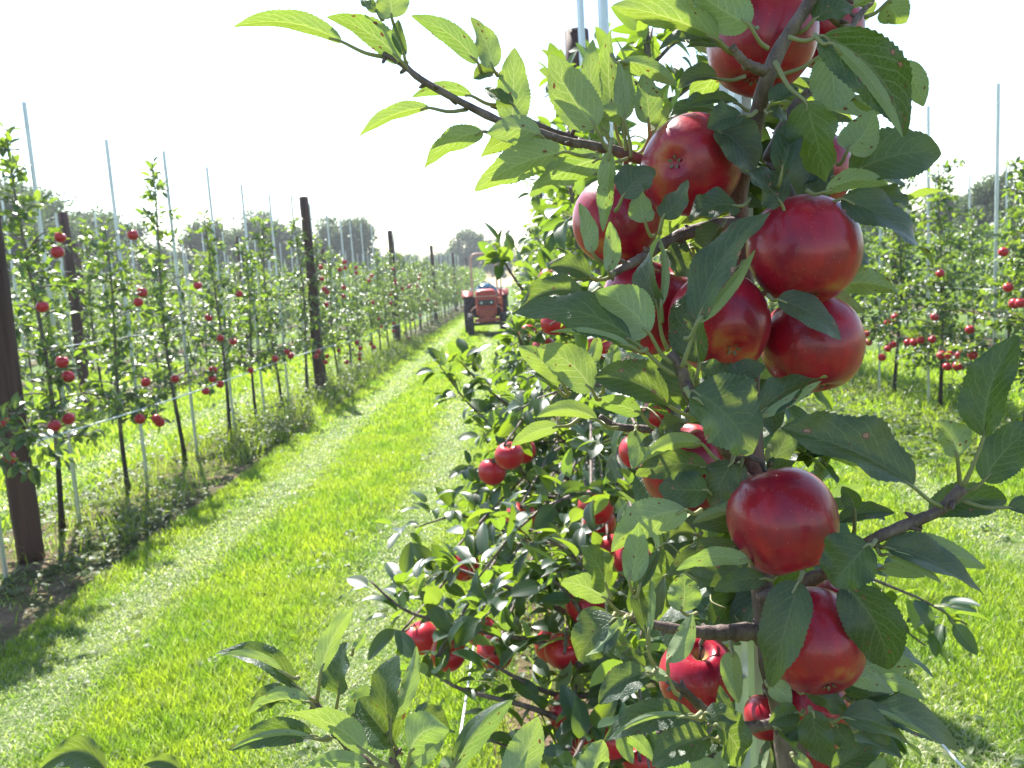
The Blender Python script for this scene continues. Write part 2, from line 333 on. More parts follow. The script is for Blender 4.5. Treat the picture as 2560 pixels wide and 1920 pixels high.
# ------------------------------------------------------------------ ground, strips, grass
rng = np.random.default_rng(7)
def row0x(y): return .17 + .055 * min(y, 4.5)            # the row the camera stands beside bends a little
ROWS = {'L1': -3.28, 'L2': -6.8, 'L3': -10.3, 'L4': -13.8, 'R1': 4.15, 'R2': 8.1, 'R3': 12.0}
mb = MB(); g = np.linspace(-1, 1, 61); g = np.sign(g) * np.abs(g) ** 2 * 85
X, Y = np.meshgrid(g, g); Z = np.zeros_like(X); n = 61
i = np.arange(n - 1)[:, None] * n; j = np.arange(n - 1)[None]
mb.add(np.stack([X, Y + 60, Z], -1).reshape(-1, 3), np.stack([i + j, i + j + 1, i + n + j + 1, i + n + j], -1).reshape(-1, 4))
tag(mb.obj('ground', [M_ground]), kind='structure')
def strip(xc, y0, y1, hw):
    mb = MB(); ys = np.arange(y0, y1, .25); m = len(ys)
    l = np.array([xc(y) for y in ys]) - hw - .14 * np.sin(ys * 2.3) * rng.random(m); r = np.array([xc(y) for y in ys]) + hw + .14 * np.sin(ys * 1.7) * rng.random(m)
    c = (l + r) / 2
    V = np.concatenate([np.stack([l, ys, np.full(m, .004)], 1), np.stack([c, ys, .03 + .02 * rng.random(m)], 1), np.stack([r, ys, np.full(m, .004)], 1)])
    i = np.arange(m - 1); mb.add(V, np.concatenate([np.stack([i, i + m, i + m + 1, i + 1], 1), np.stack([i + m, i + 2 * m, i + 2 * m + 1, i + m + 1], 1)]))
    tag(mb.obj('soil_strip', [M_soil]), kind='structure')
strip(row0x, -1, 60, .5)
for k, x0 in ROWS.items(): strip(lambda y, x0=x0: x0 + (.08 if k == 'L1' else 0), 0, 60, .66 if k == 'L1' else .55)

def blades(mb, x, y, h, w, lean, pale=None):
    """grass blades: two quads narrowing to a point, bent over"""
    n = len(x); a = rng.random(n) * 6.283; dx, dy = np.cos(a), np.sin(a); b = rng.random(n) * 6.283; lx, ly = np.cos(b) * lean, np.sin(b) * lean
    up = h / np.sqrt(1 + lean ** 2); p = np.stack([x, y, np.zeros(n)], 1); sd = np.stack([dx, dy, np.zeros(n)], 1) * (w / 2)[:, None]
    m1 = p + np.stack([lx * up * .35, ly * up * .35, up * .55], 1); tp = p + np.stack([lx * up, ly * up, up * (1 - .25 * np.minimum(lean, 1.5))], 1)
    V = np.stack([p - sd, p + sd, m1 - sd * .8, m1 + sd * .8, tp], 1).reshape(-1, 3); o = np.arange(n) * 5
    r = rng.random(n); n0 = mb.n
    if pale is not None: r = np.where(rng.random(n) < .55 * pale, .96, r)  # track blades coloured paler, standing in for glints off flattened grass
    mb.add(V, np.stack([o, o + 1, o + 3, o + 2], 1), 0, None, np.repeat(r, 5))
    mb.n = n0; mb.add(np.zeros((0, 3)), np.stack([o + 2, o + 3, o + 4], 1)); mb.n = n0 + len(V)
def scatter(x0, x1, y0, y1, dens):
    n = int((x1 - x0) * (y1 - y0) * dens); return x0 + (x1 - x0) * rng.random(n), y0 + (y1 - y0) * rng.random(n)
def patch(x, y): return .5 + .25 * np.sin(x * 3.1 + 1.3 * np.sin(y * 1.7)) + .25 * np.sin(y * 2.3 + 2 * np.sin(x * 2.1))
mb = MB()
def lane(xa, xb, y0, y1, dens, w, h0, tracks):
    x, y = scatter(xa, xb, y0, y1, dens); n = len(x); pt = patch(x, y)
    tr = np.zeros(n)
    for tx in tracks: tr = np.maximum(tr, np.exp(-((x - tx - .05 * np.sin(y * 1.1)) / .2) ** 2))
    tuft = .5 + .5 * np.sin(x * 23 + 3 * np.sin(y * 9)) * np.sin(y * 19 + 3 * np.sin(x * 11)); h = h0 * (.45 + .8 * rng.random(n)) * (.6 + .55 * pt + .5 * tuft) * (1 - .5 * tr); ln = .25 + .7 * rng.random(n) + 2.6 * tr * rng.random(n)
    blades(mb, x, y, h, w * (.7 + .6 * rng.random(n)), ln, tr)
TL, TR = (-2.1, -.78), (1.3, 2.75)
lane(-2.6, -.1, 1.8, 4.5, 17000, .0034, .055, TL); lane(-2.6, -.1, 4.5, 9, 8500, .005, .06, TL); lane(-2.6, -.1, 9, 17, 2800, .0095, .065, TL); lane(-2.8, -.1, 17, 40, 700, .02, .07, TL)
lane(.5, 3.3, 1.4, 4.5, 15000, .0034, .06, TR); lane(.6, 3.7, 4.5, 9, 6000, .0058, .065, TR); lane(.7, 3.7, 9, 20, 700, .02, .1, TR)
lane(-6.3, -3.8, 4.5, 14, 900, .013, .11, (-5.8, -4.4)); lane(-9.8, -7.3, 9, 20, 350, .02, .12, ()); lane(4.7, 7.6, 4, 14, 900, .014, .11, ()); lane(-.1, .7, 1.5, 6, 900, .008, .1, ())
lane(-6.3, -3.8, 14, 35, 220, .03, .12, ()); lane(-3.9, -2.7, 3.0, 8, 350, .006, .1, ()); lane(-3.9, -2.6, 8, 24, 500, .007, .24, ()); lane(-3.6, -2.7, 5, 9, 500, .004, .22, ()); lane(3.5, 4.8, 4, 14, 900, .01, .18, ())
tag(mb.obj('grass', [M_grass]), kind='stuff')
mb = MB()
def weeds(xa, xb, y0, y1, dens, size, hmax, ll=(3, 8)):
    x, y = scatter(xa, xb, y0, y1, dens); keep = rng.random(len(x)) < patch(x * .8, y * .9) * 1.2; x, y = x[keep], y[keep]
    k = rng.integers(ll[0], ll[1], len(x)); I = np.repeat(np.arange(len(x)), k); N = len(I); a = rng.random(N) * 6.283
    hgt = (hmax * rng.random(len(x)) ** 1.8)[I] * rng.random(N)
    p = np.stack([x[I] + .03 * rng.normal(size=N), y[I] + .03 * rng.normal(size=N), .015 + hgt], 1)
    el = .1 + .9 * rng.random(N); d = np.stack([np.cos(a), np.sin(a), el], 1); nn = np.stack([-.5 * np.cos(a), -.5 * np.sin(a), np.ones(N)], 1) + .3 * rng.normal(size=(N, 3))
    L = size * (.5 + rng.random(N)); leaves(mb, p, d, nn, L, L * (.35 + .3 * rng.random(N)), .25, .6 + .5 * rng.random(N), rng.random(N), 2, 3)
weeds(-3.95, -2.65, 3.2, 9, 150, .055, .16); weeds(-3.9, -2.55, 2.8, 7, 900, .018, .03); weeds(-3.9, -2.6, 8, 22, 170, .055, .5); weeds(-3.15, -2.65, 5.5, 9, 160, .04, .42); weeds(-3.1, -2.6, 8, 24, 150, .05, .55); weeds(2.9, 4.9, 6, 12, 190, .06, .3); weeds(-.25, .8, 1.6, 6, 170, .04, .2)
weeds(-2.7, -.2, 1.9, 9, 14, .04, .02, (4, 7)); weeds(.8, 3.5, 1.3, 9, 14, .04, .02, (4, 7)); weeds(-3.8, -2.8, 22, 40, 30, .12, .35); weeds(-.2, .9, 6, 26, 40, .08, .25); weeds(-7.4, -6.2, 7, 20, 30, .08, .2)
tag(mb.obj('weeds', [M_weed]), kind='stuff')

# ------------------------------------------------------------------ orchard trees of the rows
def gen_tree(r, Ht, nu, nv, full_w=.6, nb=26, dense=1.0, leaf_l=.075, zlow=.55, shape=.8, limbs=(), origin=None):
    """One spindle apple tree: (trunk with limbs, foliage); limbs leave the trunk all round, longer low down, with leaf rosettes along them."""
    wood = MB(); fol = MB(); zz = np.linspace(0, Ht, 14)
    wob = np.stack([.03 * np.sin(zz * 2.1 + r.random() * 6), .03 * np.sin(zz * 1.7 + r.random() * 6), zz], 1); wob[:, :2] -= wob[0, :2]
    rad = .021 * (1 - zz / Ht * .75); rad[0] *= 1.5
    add_tube(wood, wob, rad, 7)
    at = lambda z: np.array([np.interp(z, zz, wob[:, 0]), np.interp(z, zz, wob[:, 1]), z])
    Pp, Pd = [], []
    for b in range(nb):
        f = (b + r.random() * .8) / nb; z = zlow + (Ht - .12 - zlow) * f ** 1.25
        Lb = ((full_w * (1 - f) ** .8 + .14) if shape > .7 else (.24 + .42 * math.exp(-((z - .9) / .42) ** 2))) * (.6 + .5 * r.random()); a = b * 2.4 + r.random() * 1.2
        t = np.linspace(0, 1, 7); el = (.25 + .5 * r.random()) * (1 + f); dr = .35 + .5 * r.random() * (1 - f)
        pts = at(z) + np.stack([np.cos(a + .3 * t) * t * Lb, np.sin(a + .3 * t) * t * Lb, (el * t - (el * .6 + dr * .6) * t * t) * Lb], 1)
        add_tube(wood, pts, .0065 * (1 - .7 * t) * (1.25 - .6 * f), 5, 1)
        ns = max(3, int(Lb / .05 * dense)); ts = .12 + .88 * (np.arange(ns) + .5 * r.random(ns)) / ns
        q = np.stack([np.interp(ts, t, pts[:, k]) for k in range(3)], 1); dd = norm(np.gradient(pts, axis=0)); dq = np.stack([np.interp(ts, t, dd[:, k]) for k in range(3)], 1)
        m = r.integers(3, 7, ns); Pp.append(np.repeat(q, m, 0)); Pd.append(np.repeat(dq, m, 0))
    for px in limbs:                                       # limbs the photograph shows: points in its grid with a depth each
        pts = smooth_path([P(*v) - origin for v in px], 5); t = np.linspace(0, 1, len(pts)); Lb = np.linalg.norm(np.diff(pts, axis=0), axis=1).sum()
        add_tube(wood, pts, .0075 - .0055 * t, 6, 1); ns = int(Lb / .042); ts = .1 + .9 * (np.arange(ns) + r.random(ns)) / ns
        q = np.stack([np.interp(ts, t, pts[:, k]) for k in range(3)], 1); dd = norm(np.gradient(pts, axis=0)); dq = np.stack([np.interp(ts, t, dd[:, k]) for k in range(3)], 1)
        q = q + .02 * r.normal(size=q.shape); m = r.integers(3, 6, ns); Pp.append(np.repeat(q, m, 0)); Pd.append(np.repeat(dq, m, 0))
    ns = int((Ht - .8) / .045); z = .8 + (Ht - .8) * (np.arange(ns) + .5) / ns
    q = np.stack([at(v) for v in z]); m = r.integers(2, 4, ns); Pp.append(np.repeat(q, m, 0)); Pd.append(np.repeat(np.tile([[0, 0, 1.0]], (ns, 1)), m, 0))
    Pp, Pd = np.concatenate(Pp), np.concatenate(Pd); N = len(Pp)
    d = norm(.45 * Pd + .8 * norm(r.normal(size=(N, 3))) + np.array([0, 0, .28])); d[:, 2] = np.clip(d[:, 2], -.55, .85)
    n = np.array([0, 0, 1.0]) + .45 * r.normal(size=(N, 3)); L = leaf_l * (.65 + .55 * r.random(N)); st = .025 * (.5 + r.random(N))
    Pb = Pp + norm(d) * st[:, None]
    leaves(fol, Pb, d, n, L, L * (.46 + .14 * r.random(N)), .2 + .35 * r.random(N), .3 + .9 * r.random(N), r.random(N), nu, nv)
    if nv > 5:                                             # near trees: leaf stalks too
        s = np.cross(norm(d), n) * .0008; V = np.stack([Pp - s, Pp + s, Pb + s, Pb - s], 1).reshape(-1, 3); o = np.arange(N) * 4
        fol.add(V, np.stack([o, o + 1, o + 2, o + 3], 1), 1)
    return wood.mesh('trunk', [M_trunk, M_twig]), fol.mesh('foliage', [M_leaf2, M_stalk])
near_var = [gen_tree(np.random.default_rng(100 + k), 2.25 + .2 * (k % 3), 4, 8, .74, 48, 1.15, .07, .48, .5) for k in range(4)]
mid_var = [gen_tree(np.random.default_rng(200 + k), 2.34 + .09 * k, 2, 4, .38, 26, .95, .084, .68) for k in range(6)]
wide_var = [gen_tree(np.random.default_rng(400 + k), 2.15 + .1 * k, 2, 4, .6, 40, 1.05, .084, .62) for k in range(5)]
far_var = [gen_tree(np.random.default_rng(300 + k), 2.2 + .09 * k, 2, 2, .46, 28, .85, .098, .64) for k in range(5)]
TREES = {}
o1, o2, o3 = np.array([row0x(1.72), 1.72, 0]), np.array([row0x(2.84), 2.84, 0]), np.array([-3.4, 4.4, 0])
LIMB = {('R0', 0): (o1, gen_tree(np.random.default_rng(31), 2.35, 4, 8, .5, 40, 1.1, .068, .5, .5, (
            [(1300, 1480, 1.75), (1200, 1400, 1.75), (1080, 1372, 1.75), (960, 1345, 1.72), (870, 1315, 1.7), (800, 1255, 1.7)], [(1280, 1350, 1.8), (1150, 1290, 1.8), (1020, 1240, 1.85), (900, 1200, 1.9)],
            [(1290, 1590, 1.7), (1150, 1530, 1.65), (1000, 1490, 1.6), (930, 1450, 1.6)], [(1300, 1650, 1.7), (1180, 1640, 1.65), (1060, 1600, 1.6)], [(1300, 1250, 1.8), (1180, 1160, 1.85), (1060, 1120, 1.9)],
            [(1320, 1500, 1.75), (1200, 1500, 1.72), (1090, 1450, 1.7), (1010, 1400, 1.7)], [(1310, 1420, 1.75), (1240, 1300, 1.7), (1180, 1240, 1.7)]), o1)),
        ('R0', 1): (o2, gen_tree(np.random.default_rng(32), 2.4, 4, 8, .5, 40, 1.1, .072, .5, .5, (
            [(1240, 1190, 2.8), (1120, 1160, 2.7), (1000, 1115, 2.6), (895, 1140, 2.5)], [(1235, 1040, 2.8), (1130, 970, 2.75), (1020, 880, 2.7), (950, 790, 2.65)], [(1230, 960, 2.85), (1120, 890, 2.8), (1040, 830, 2.75), (985, 770, 2.7)],
            [(1230, 1080, 2.8), (1110, 1060, 2.7), (1030, 1010, 2.6)], [(1215, 720, 2.85), (1140, 640, 2.8), (1095, 575, 2.75), (1080, 535, 2.7)], [(1225, 820, 2.85), (1140, 760, 2.75), (1105, 690, 2.7)],
            [(1240, 1260, 2.8), (1120, 1280, 2.6), (1010, 1290, 2.5)], [(1235, 1130, 2.8), (1150, 1050, 2.6), (1080, 930, 2.5)]), o2)),
        ('L1', 0): (o3, gen_tree(np.random.default_rng(33), 2.3, 2, 4, .12, 16, .8, .08, .7, .8, (
            [(-160, 1010, 4.5), (-60, 960, 4.5), (20, 930, 4.45), (90, 950, 4.4), (130, 1000, 4.4)], [(-160, 1040, 4.5), (-60, 1010, 4.45), (20, 1000, 4.4), (70, 1030, 4.4)], [(-160, 960, 4.5), (-40, 900, 4.5), (40, 895, 4.45)]), o3))}
def plant(var, x, y, label, group, rz=None, s=1.0, hw=None):
    o = thing('apple_tree', label, 'apple tree', (x, y, 0), group, rng.random() * 6.28 if rz is None else rz); o.scale = (s, s, s)
    link('trunk', var[0], o); link('foliage', var[1], o); return o
def stake_mesh(h):
    mb = MB(); a = np.arange(12) * 2 * math.pi / 12; rr = np.where(np.arange(12) % 2 == 0, .0155, .0115)  # fluted tube
    zs = np.array([0, h]); V = np.concatenate([np.stack([rr * np.cos(a), rr * np.sin(a), np.full(12, z)], 1) for z in zs]); j = np.arange(12); j2 = (j + 1) % 12
    mb.add(V, np.stack([j, j2, 12 + j2, 12 + j], 1)); mb.add(np.concatenate([V[12:], [[0, 0, h]]]), np.stack([j, j2, np.full(12, 12)], 1))
    return mb.mesh('tube', [M_steel], False)
def ring_mesh(zs):
    mb = MB()
    for z in zs:
        a = np.linspace(0, 2 * math.pi, 15); add_tube(mb, np.stack([.0175 * np.cos(a), .0175 * np.sin(a), z + .004 * np.sin(a)], 1), .0022, 5)
    return mb.mesh('wire_tie', [M_wire])
stake_m, tie_m = stake_mesh(3.0), ring_mesh([2.84])
def stake(x, y, label, group, h=3.0, lean=(0, 0)):
    o = thing('support_stake', label, 'stake', (x, y, 0), group, rng.random() * 6); o.scale = (1, 1, h / 3.0); o.rotation_euler = (lean[0], lean[1], o.rotation_euler[2])
    link('tube', stake_m, o); link('wire_tie', tie_m, o); return o
def post_mesh(seed, r=.075, h=3.02):
    q = np.random.default_rng(seed); z = np.linspace(-.05, h, 16); mb = MB()
    pts = np.stack([.012 * np.sin(z * 2 + q.random() * 6), .012 * np.sin(z * 1.6 + q.random() * 6), z], 1)
    add_tube(mb, pts, r * (1.08 - .05 * z) * (1 + .03 * q.normal(size=16)), 14); return mb.mesh('timber', [M_post])
post_var = [post_mesh(k) for k in range(3)]
def post(x, y, label, group, h=3.02, lean=(0, 0)):
    k = int(rng.integers(3)); o = thing('trellis_post', label, 'post', (x, y, 0), group); o.scale = (1, 1, h / 3.02); o.rotation_euler = (lean[0], lean[1], 0)
    link('timber', post_var[k], o); return o
def row(key, side, xf, ys, near_n, label_place, stakes=True, sx=.1):
    tg, sg = f'apple trees in the {label_place}', f'steel stakes in the {label_place}'
    for k, y in enumerate(ys):
        x = xf(y); v = near_var if (k < near_n) else ((wide_var if side >= 0 else mid_var) if y < 16 else far_var); i = int(rng.integers(len(v)))
        far = k >= 14
        lab = f'slender apple tree in the {label_place}, {ordinal(k)} from its near end' if not far else f'small distant apple tree well down the {label_place}'
        if (key, k) in LIMB:
            o_, v_ = LIMB[key, k]; t = plant(v_, o_[0], o_[1], lab, tg, 0.0, 1.0)
        else: t = plant(v[i], x + .04 * rng.normal(), y + .05 * rng.normal(), lab, tg, None, .94 + .12 * rng.random()); TREES.setdefault(key, []).append((y, t))
        if stakes:
            lab = f'thin galvanised stake in the {label_place}, {ordinal(k)} from its near end' if not far else f'thin pale stake well down the {label_place}'
            stake(x + sx, y + .28, lab, sg, 2.95 + .1 * rng.random(), (.008 * rng.normal(), .008 * rng.normal()))
row('L1', -1, lambda y: -3.3 if y > 5 else -3.12, [4.45] + [5.63 + 1.13 * k for k in range(38)], 1, 'near left row', True, -.03)
row('L2', -1, lambda y: -6.8, [7.4 + 1.15 * k for k in range(30)], 0, 'second left row')
row('L3', -1, lambda y: -10.3, [11.2 + 1.2 * k for k in range(22)], 0, 'third left row')
row('L4', -1, lambda y: -13.8, [15.2 + 1.3 * k for k in range(18)], 0, 'fourth left row', False)
row('R0', 0, row0x, [1.72 + 1.12 * k for k in range(32)], 4, 'middle row', False)
row('R1', 1, lambda y: 4.15, [5.75 + 1.16 * k for k in range(26)], 3, 'near right row', True, -.06)
row('R2', 1, lambda y: 8.1, [9 + 1.2 * k for k in range(20)], 0, 'second right row')
for k, (x, y) in enumerate(((.3, 2.6), (.34, 3.8), (.4, 5.6), (.42, 7.4), (.43, 9.3), (.43, 12))):
    stake(x, y, f'galvanised stake in the middle row, {ordinal(k)} behind the laden tree', 'steel stakes in the middle row', 3.05)
for k, y in enumerate((5.1, 12.76, 22.0, 32.5, 43.0, 54.0)):
    post(-3.28 + (.12 if k == 1 else .07 if k == 0 else 0), y, f'dark brown timber post in the near left row, {ordinal(k)} from its near end', 'timber posts in the near left row', 3.02)
for k, (x, y) in enumerate(((-6.8, 12.7), (-6.8, 20.6), (-6.8, 29.5), (-10.3, 19.6), (-10.3, 28.5), (.4, 4.9), (.45, 14), (.45, 24), (.45, 34), (4.15, 15), (4.15, 24), (8.1, 18))):
    pl = 'second left row' if x == -6.8 else 'third left row' if x < -10 else 'middle row' if x < 1 else 'near right row' if x < 5 else 'second right row'
    kk = [sum(1 for a, b in ((-6.8, 12.7), (-6.8, 20.6), (-6.8, 29.5), (-10.3, 19.6), (-10.3, 28.5), (.4, 4.9), (.45, 14), (.45, 24), (.45, 34), (4.15, 15), (4.15, 24), (8.1, 18)) if abs(a - x) < .2 and b < y)][0]
    post(x, y, f'dark brown timber post in the {pl}, {ordinal(kk)} from its near end', 'timber posts in the ' + pl, 3.0)
def wire(x, z, y0, y1, label, group='trellis wires', sag=.02, r=.0032):
    ys = np.arange(y0, y1, .5); mb = MB(); xs = np.array([x(y) if callable(x) else x for y in ys])
    add_tube(mb, np.stack([xs + .006 * np.sin(ys * 1.3), ys, (z(ys) if callable(z) else z) + sag * np.sin(ys * .7)], 1), r, 6)
    tag(mb.obj('trellis_wire', [M_wire]), label, 'wire', group)
wire(-3.0, lambda y: .83 - .013 * (y - 4.8), 4.85, 50, 'taut bright wire at knee height along the near left row', r=.0062)
wire(-3.36, 1.35, 4.9, 50, 'wire at chest height along the near left row')
wire(lambda y: -.22 + .02 * y, .65, 1.2, 30, 'taut wire hanging in front of the low apples beside the grass lane')
wire(lambda y: .8 + .01 * y, .62, 1.0, 30, 'taut wire low on the right side of the laden tree, over the mown grass')
wire(4.05, .64, 4, 40, 'low wire along the near right row')
wire(4.2, 1.3, 4, 40, 'middle wire along the near right row')
for z in (1.0, 1.5, 2.1): wire(-6.75, z, 6, 40, f'{"lowest" if z == 1 else "middle" if z == 1.5 else "highest"} wire along the second left row')
for z in (2.0, 2.6): wire(-10.3, z, 9, 45, f'{"lower" if z == 2 else "upper"} high wire along the third left row')
# the rest of the orchard, too far off to count
mb = MB(); r9 = np.random.default_rng(5)
def far_mass(xs, ys):
    for x in xs:
        for y in ys:
            N = 150; z = .5 + 1.9 * r9.random(N) ** .8; w = .38 * (1.15 - (z - .5) / 2.1) + .05
            p = np.stack([x + w * r9.normal(size=N), y + w * r9.normal(size=N), z], 1); d = r9.normal(size=(N, 3)); L = .13 + .1 * r9.random(N)
            leaves(mb, p, d, np.array([0, 0, 1.0]) + .6 * r9.normal(size=(N, 3)), L, L * .6, .3, .5, r9.random(N), 1, 2)
            add_tube(mb, [(x, y, 0), (x, y, 2.1)], [.02, .008], 4, 1)
far_mass([-17.3, -20.8, -24.3, -28, -32], np.arange(18, 62, 1.6)); far_mass([-13.8, -10.3, -6.8, -3.3], np.arange(48, 80, 1.6)); far_mass([.45, 4.15, 8.1], np.arange(37, 75, 1.5)); far_mass([12, 16, 20], np.arange(8, 60, 1.6))
tag(mb.obj('distant_orchard', [M_leaf2, M_trunk]), kind='stuff')

# ------------------------------------------------------------------ trees on the skyline
def skyline_tree(seed, Ht, trunk_f, spread, tall):
    q = np.random.default_rng(seed); wood = MB(); cr = MB(); zt = Ht * trunk_f
    t = np.linspace(0, 1, 8); add_tube(wood, np.stack([.2 * np.sin(t * 3 + seed), .15 * np.sin(t * 2.4), t * Ht * .9], 1), .22 * (1 - .85 * t) * Ht / 11, 8)
    for b in range(40):
        f = q.random(); z = zt + (Ht * .93 - zt) * f; a = q.random() * 6.28; R = spread * (math.sin(math.pi * (.18 + .74 * f)) ** .7) * (.5 + .55 * q.random())
        e = np.array([np.cos(a) * R, np.sin(a) * R, z + R * (.15 + .35 * q.random())]); add_tube(wood, smooth_path([(0, 0, z - .3), e * np.array([.5, .5, 0]) + np.array([0, 0, z + .1]), e], 3), np.linspace(.06, .02, 7) * Ht / 11, 5)
        for c in range(3):
            ce = e * np.array([.75 + .3 * q.random(), .75 + .3 * q.random(), 1]) + q.normal(size=3) * np.array([.35, .35, .3]) * spread * .3; N = 110; rad = spread * (.2 + .17 * q.random())
            v = norm(q.normal(size=(N, 3))) * (q.random((N, 1)) ** .45) * rad * np.array([1, 1, tall])
            L = .24 + .22 * q.random(N); leaves(cr, ce + v, q.normal(size=(N, 3)), q.normal(size=(N, 3)) + np.array([0, 0, .8]), L, L * .7, .3, .4, np.clip(.5 * q.random(N) + .5 * q.random(), 0, 1), 1, 2)
    return wood.mesh('trunk', [M_bark]), cr.mesh('crown', [M_far])
sk = [skyline_tree(1, 11.5, .2, 4.2, .8), skyline_tree(2, 10, .14, 3.4, 1.0), skyline_tree(3, 11, .3, 3.2, .9), skyline_tree(4, 9, .1, 3.8, .9)]
def at_px(px, dist, name='', **k):
    r = ray(px, 600); r = r / math.hypot(r[0], r[1]); return r[0] * dist, r[1] * dist
SK = [(-40, 62, 0, 1.05, 'broad dark tree behind the orchard, cut by the left edge of the photo'), (60, 66, 3, 1.12, 'bushy tree behind the orchard beside the nearest tall stake'), (140, 70, 0, .95, 'rounded tree behind the orchard, right of the nearest tall stake'), (215, 74, 2, .92, 'bare stemmed tree behind the orchard with sky showing under its crown'),
      (290, 80, 1, .9, 'dark tree behind the orchard, just right of the bare stemmed tree'), (352, 82, 3, .8, 'low dark tree behind the third tall stake'), (448, 80, 1, 1.0, 'round topped dark tree standing alone between two tall stakes'), (545, 84, 0, 1.0, 'wide dark tree left of the second timber post'), (605, 84, 3, 1.05, 'dark tree just left of the second timber post'), (700, 88, 0, .93, 'wide olive tree right of the second timber post'),
      (172, 76, 1, .85, 'narrow dark tree behind the orchard between the second and third tall stakes'), (490, 83, 3, .9, 'low broad tree behind the orchard between two round topped ones'), (650, 87, 1, .95, 'dark rounded tree showing just behind the second timber post'), (738, 87, 3, .95, 'bushy tree in the skyline clump right of the second timber post'), (800, 92, 0, .6, 'small fading tree at the end of the skyline clump by the third timber post'),
      (375, 86, 3, .75, 'low dark tree filling the skyline before the round topped tree'), (408, 88, 0, .62, 'small dark tree against the left flank of the round topped tree'), (575, 86, 1, .85, 'dark tree between the two wide ones left of the second timber post'), (850, 104, 3, .7, 'pale low tree on the skyline beyond the third timber post'), (905, 112, 0, .58, 'pale distant tree on the skyline before the fourth timber post'), (955, 116, 3, .75, 'pale distant tree on the skyline just after the fourth timber post'),
      (768, 86, 2, .98, 'ragged dark tree with a loose crown right of the second timber post'), (890, 120, 1, .75, 'faint tree left of the fourth timber post'), (935, 118, 3, .72, 'faint bluish tree behind the fourth timber post'), (1020, 120, 3, 1.2, 'tall pale tree rising behind the tractor frame'), (1080, 125, 0, .85, 'pale tree right of the tractor frame, half hidden by orchard leaves'), (985, 130, 0, .75, 'low pale tree left of the tractor frame'),
      (2150, 58, 3, .62, 'leafy tree beyond the right rows, near the right edge of the photo'), (1860, 62, 1, .6, 'leafy tree beyond the right rows, just right of the red cluster'), (2030, 66, 3, .6, 'broad low tree beyond the right rows, behind the nearest right stakes'), (1920, 70, 3, .6, 'low tree beyond the right rows, behind the hanging leaf'), (2090, 80, 1, .62, 'low tree beyond the right rows, between the tall stakes'), (1980, 85, 0, .45, 'distant low broad tree beyond the right rows')]
for q, (px, ds, v, s, lab) in enumerate(SK):
    s *= .86 if px < 320 else .78 if px < 860 else .72 if px < 1200 else .95
    x, y = at_px(px, ds); o = thing('skyline_tree', lab, 'tree', (x, y, 0), 'trees on the skyline', rng.random() * 6.28); o.scale = (s, s, s); link('trunk', sk[v][0], o); link('crown', sk[v][1], o)

# ------------------------------------------------------------------ tractor
T = thing('tractor', 'small old red tractor with two round headlights parked in the grass lane', 'tractor', (-.93, 23.6, 0), None, math.radians(3))
mb = MB(); a = np.linspace(0, math.pi, 15)
a = a[::-1]; prof = np.concatenate([[(-.29, .6)], np.stack([.3 * np.sign(np.cos(a)) * np.abs(np.cos(a)) ** .45, 1.12 + .2 * np.maximum(np.sin(a), 0) ** .6], 1), [(.29, .6)]])
ysec = [(0.0, .93), (.04, 1.0), (1.35, 1.02)]; m = len(prof); V = []
for y, s in ysec: V.append(np.stack([prof[:, 0] * s, np.full(m, y), 1.0 + (prof[:, 1] - 1.0) * s], 1))
V = np.concatenate(V); i = np.arange(len(ysec) - 1)[:, None] * m; j = np.arange(m - 1)[None]
mb.add(V, np.stack([i + j, i + j + 1, i + m + j + 1, i + m + j], -1).reshape(-1, 4)); cfan = np.concatenate([V[:m], [[0, .0, .95]]]); j = np.arange(m); mb.add(cfan, np.stack([(j + 1) % m, j, np.full(m, m)], 1))
hood = mb.obj('hood', [M_red], T)
mb = MB(); rbox(mb, (0, -.012, 1.13), (.56, .03, .03), .01); mb.obj('trim_lip', [M_pink], hood)
mb = MB(); rbox(mb, (0, -.012, .95), (.46, .05, .16), .024, 0, 3); gr = mb.obj('grille', [M_black], T)
for sx in (-1, 1):
    mb = MB(); lathe(mb, [(.066, -.05), (.066, -.02), (.058, .004), (.035, .017), (.0001, .02)], (sx * .14, -.02, .95), 'y', 24); lathe(mb, [(.074, -.05), (.074, -.006), (.064, -.006)], (sx * .14, -.03, .95), 'y', 24)
    mb.obj('headlight', [M_lamp], gr)
def nose(bm):
    for v in bm.verts:
        if v.co.z < 0: v.co.x *= .72
mb = MB(); rbox(mb, (0, .1, .66), (.6, .3, .26), .05, 0, 3, nose); mb.obj('nose_cowl', [M_redd], T)
mb = MB(); rbox(mb, (0, -.02, .46), (.72, .12, .1), .015); rbox(mb, (0, .1, .52), (.2, .3, .14), .02); mb.obj('bumper', [M_redd], T)
mb = MB(); rbox(mb, (0, .3, .34), (.92, .1, .09), .02); rbox(mb, (0, .95, .52), (.5, 1.4, .4), .05); rbox(mb, (0, 1.75, .78), (.78, .7, .62), .06); mb.obj('chassis', [M_black], T)
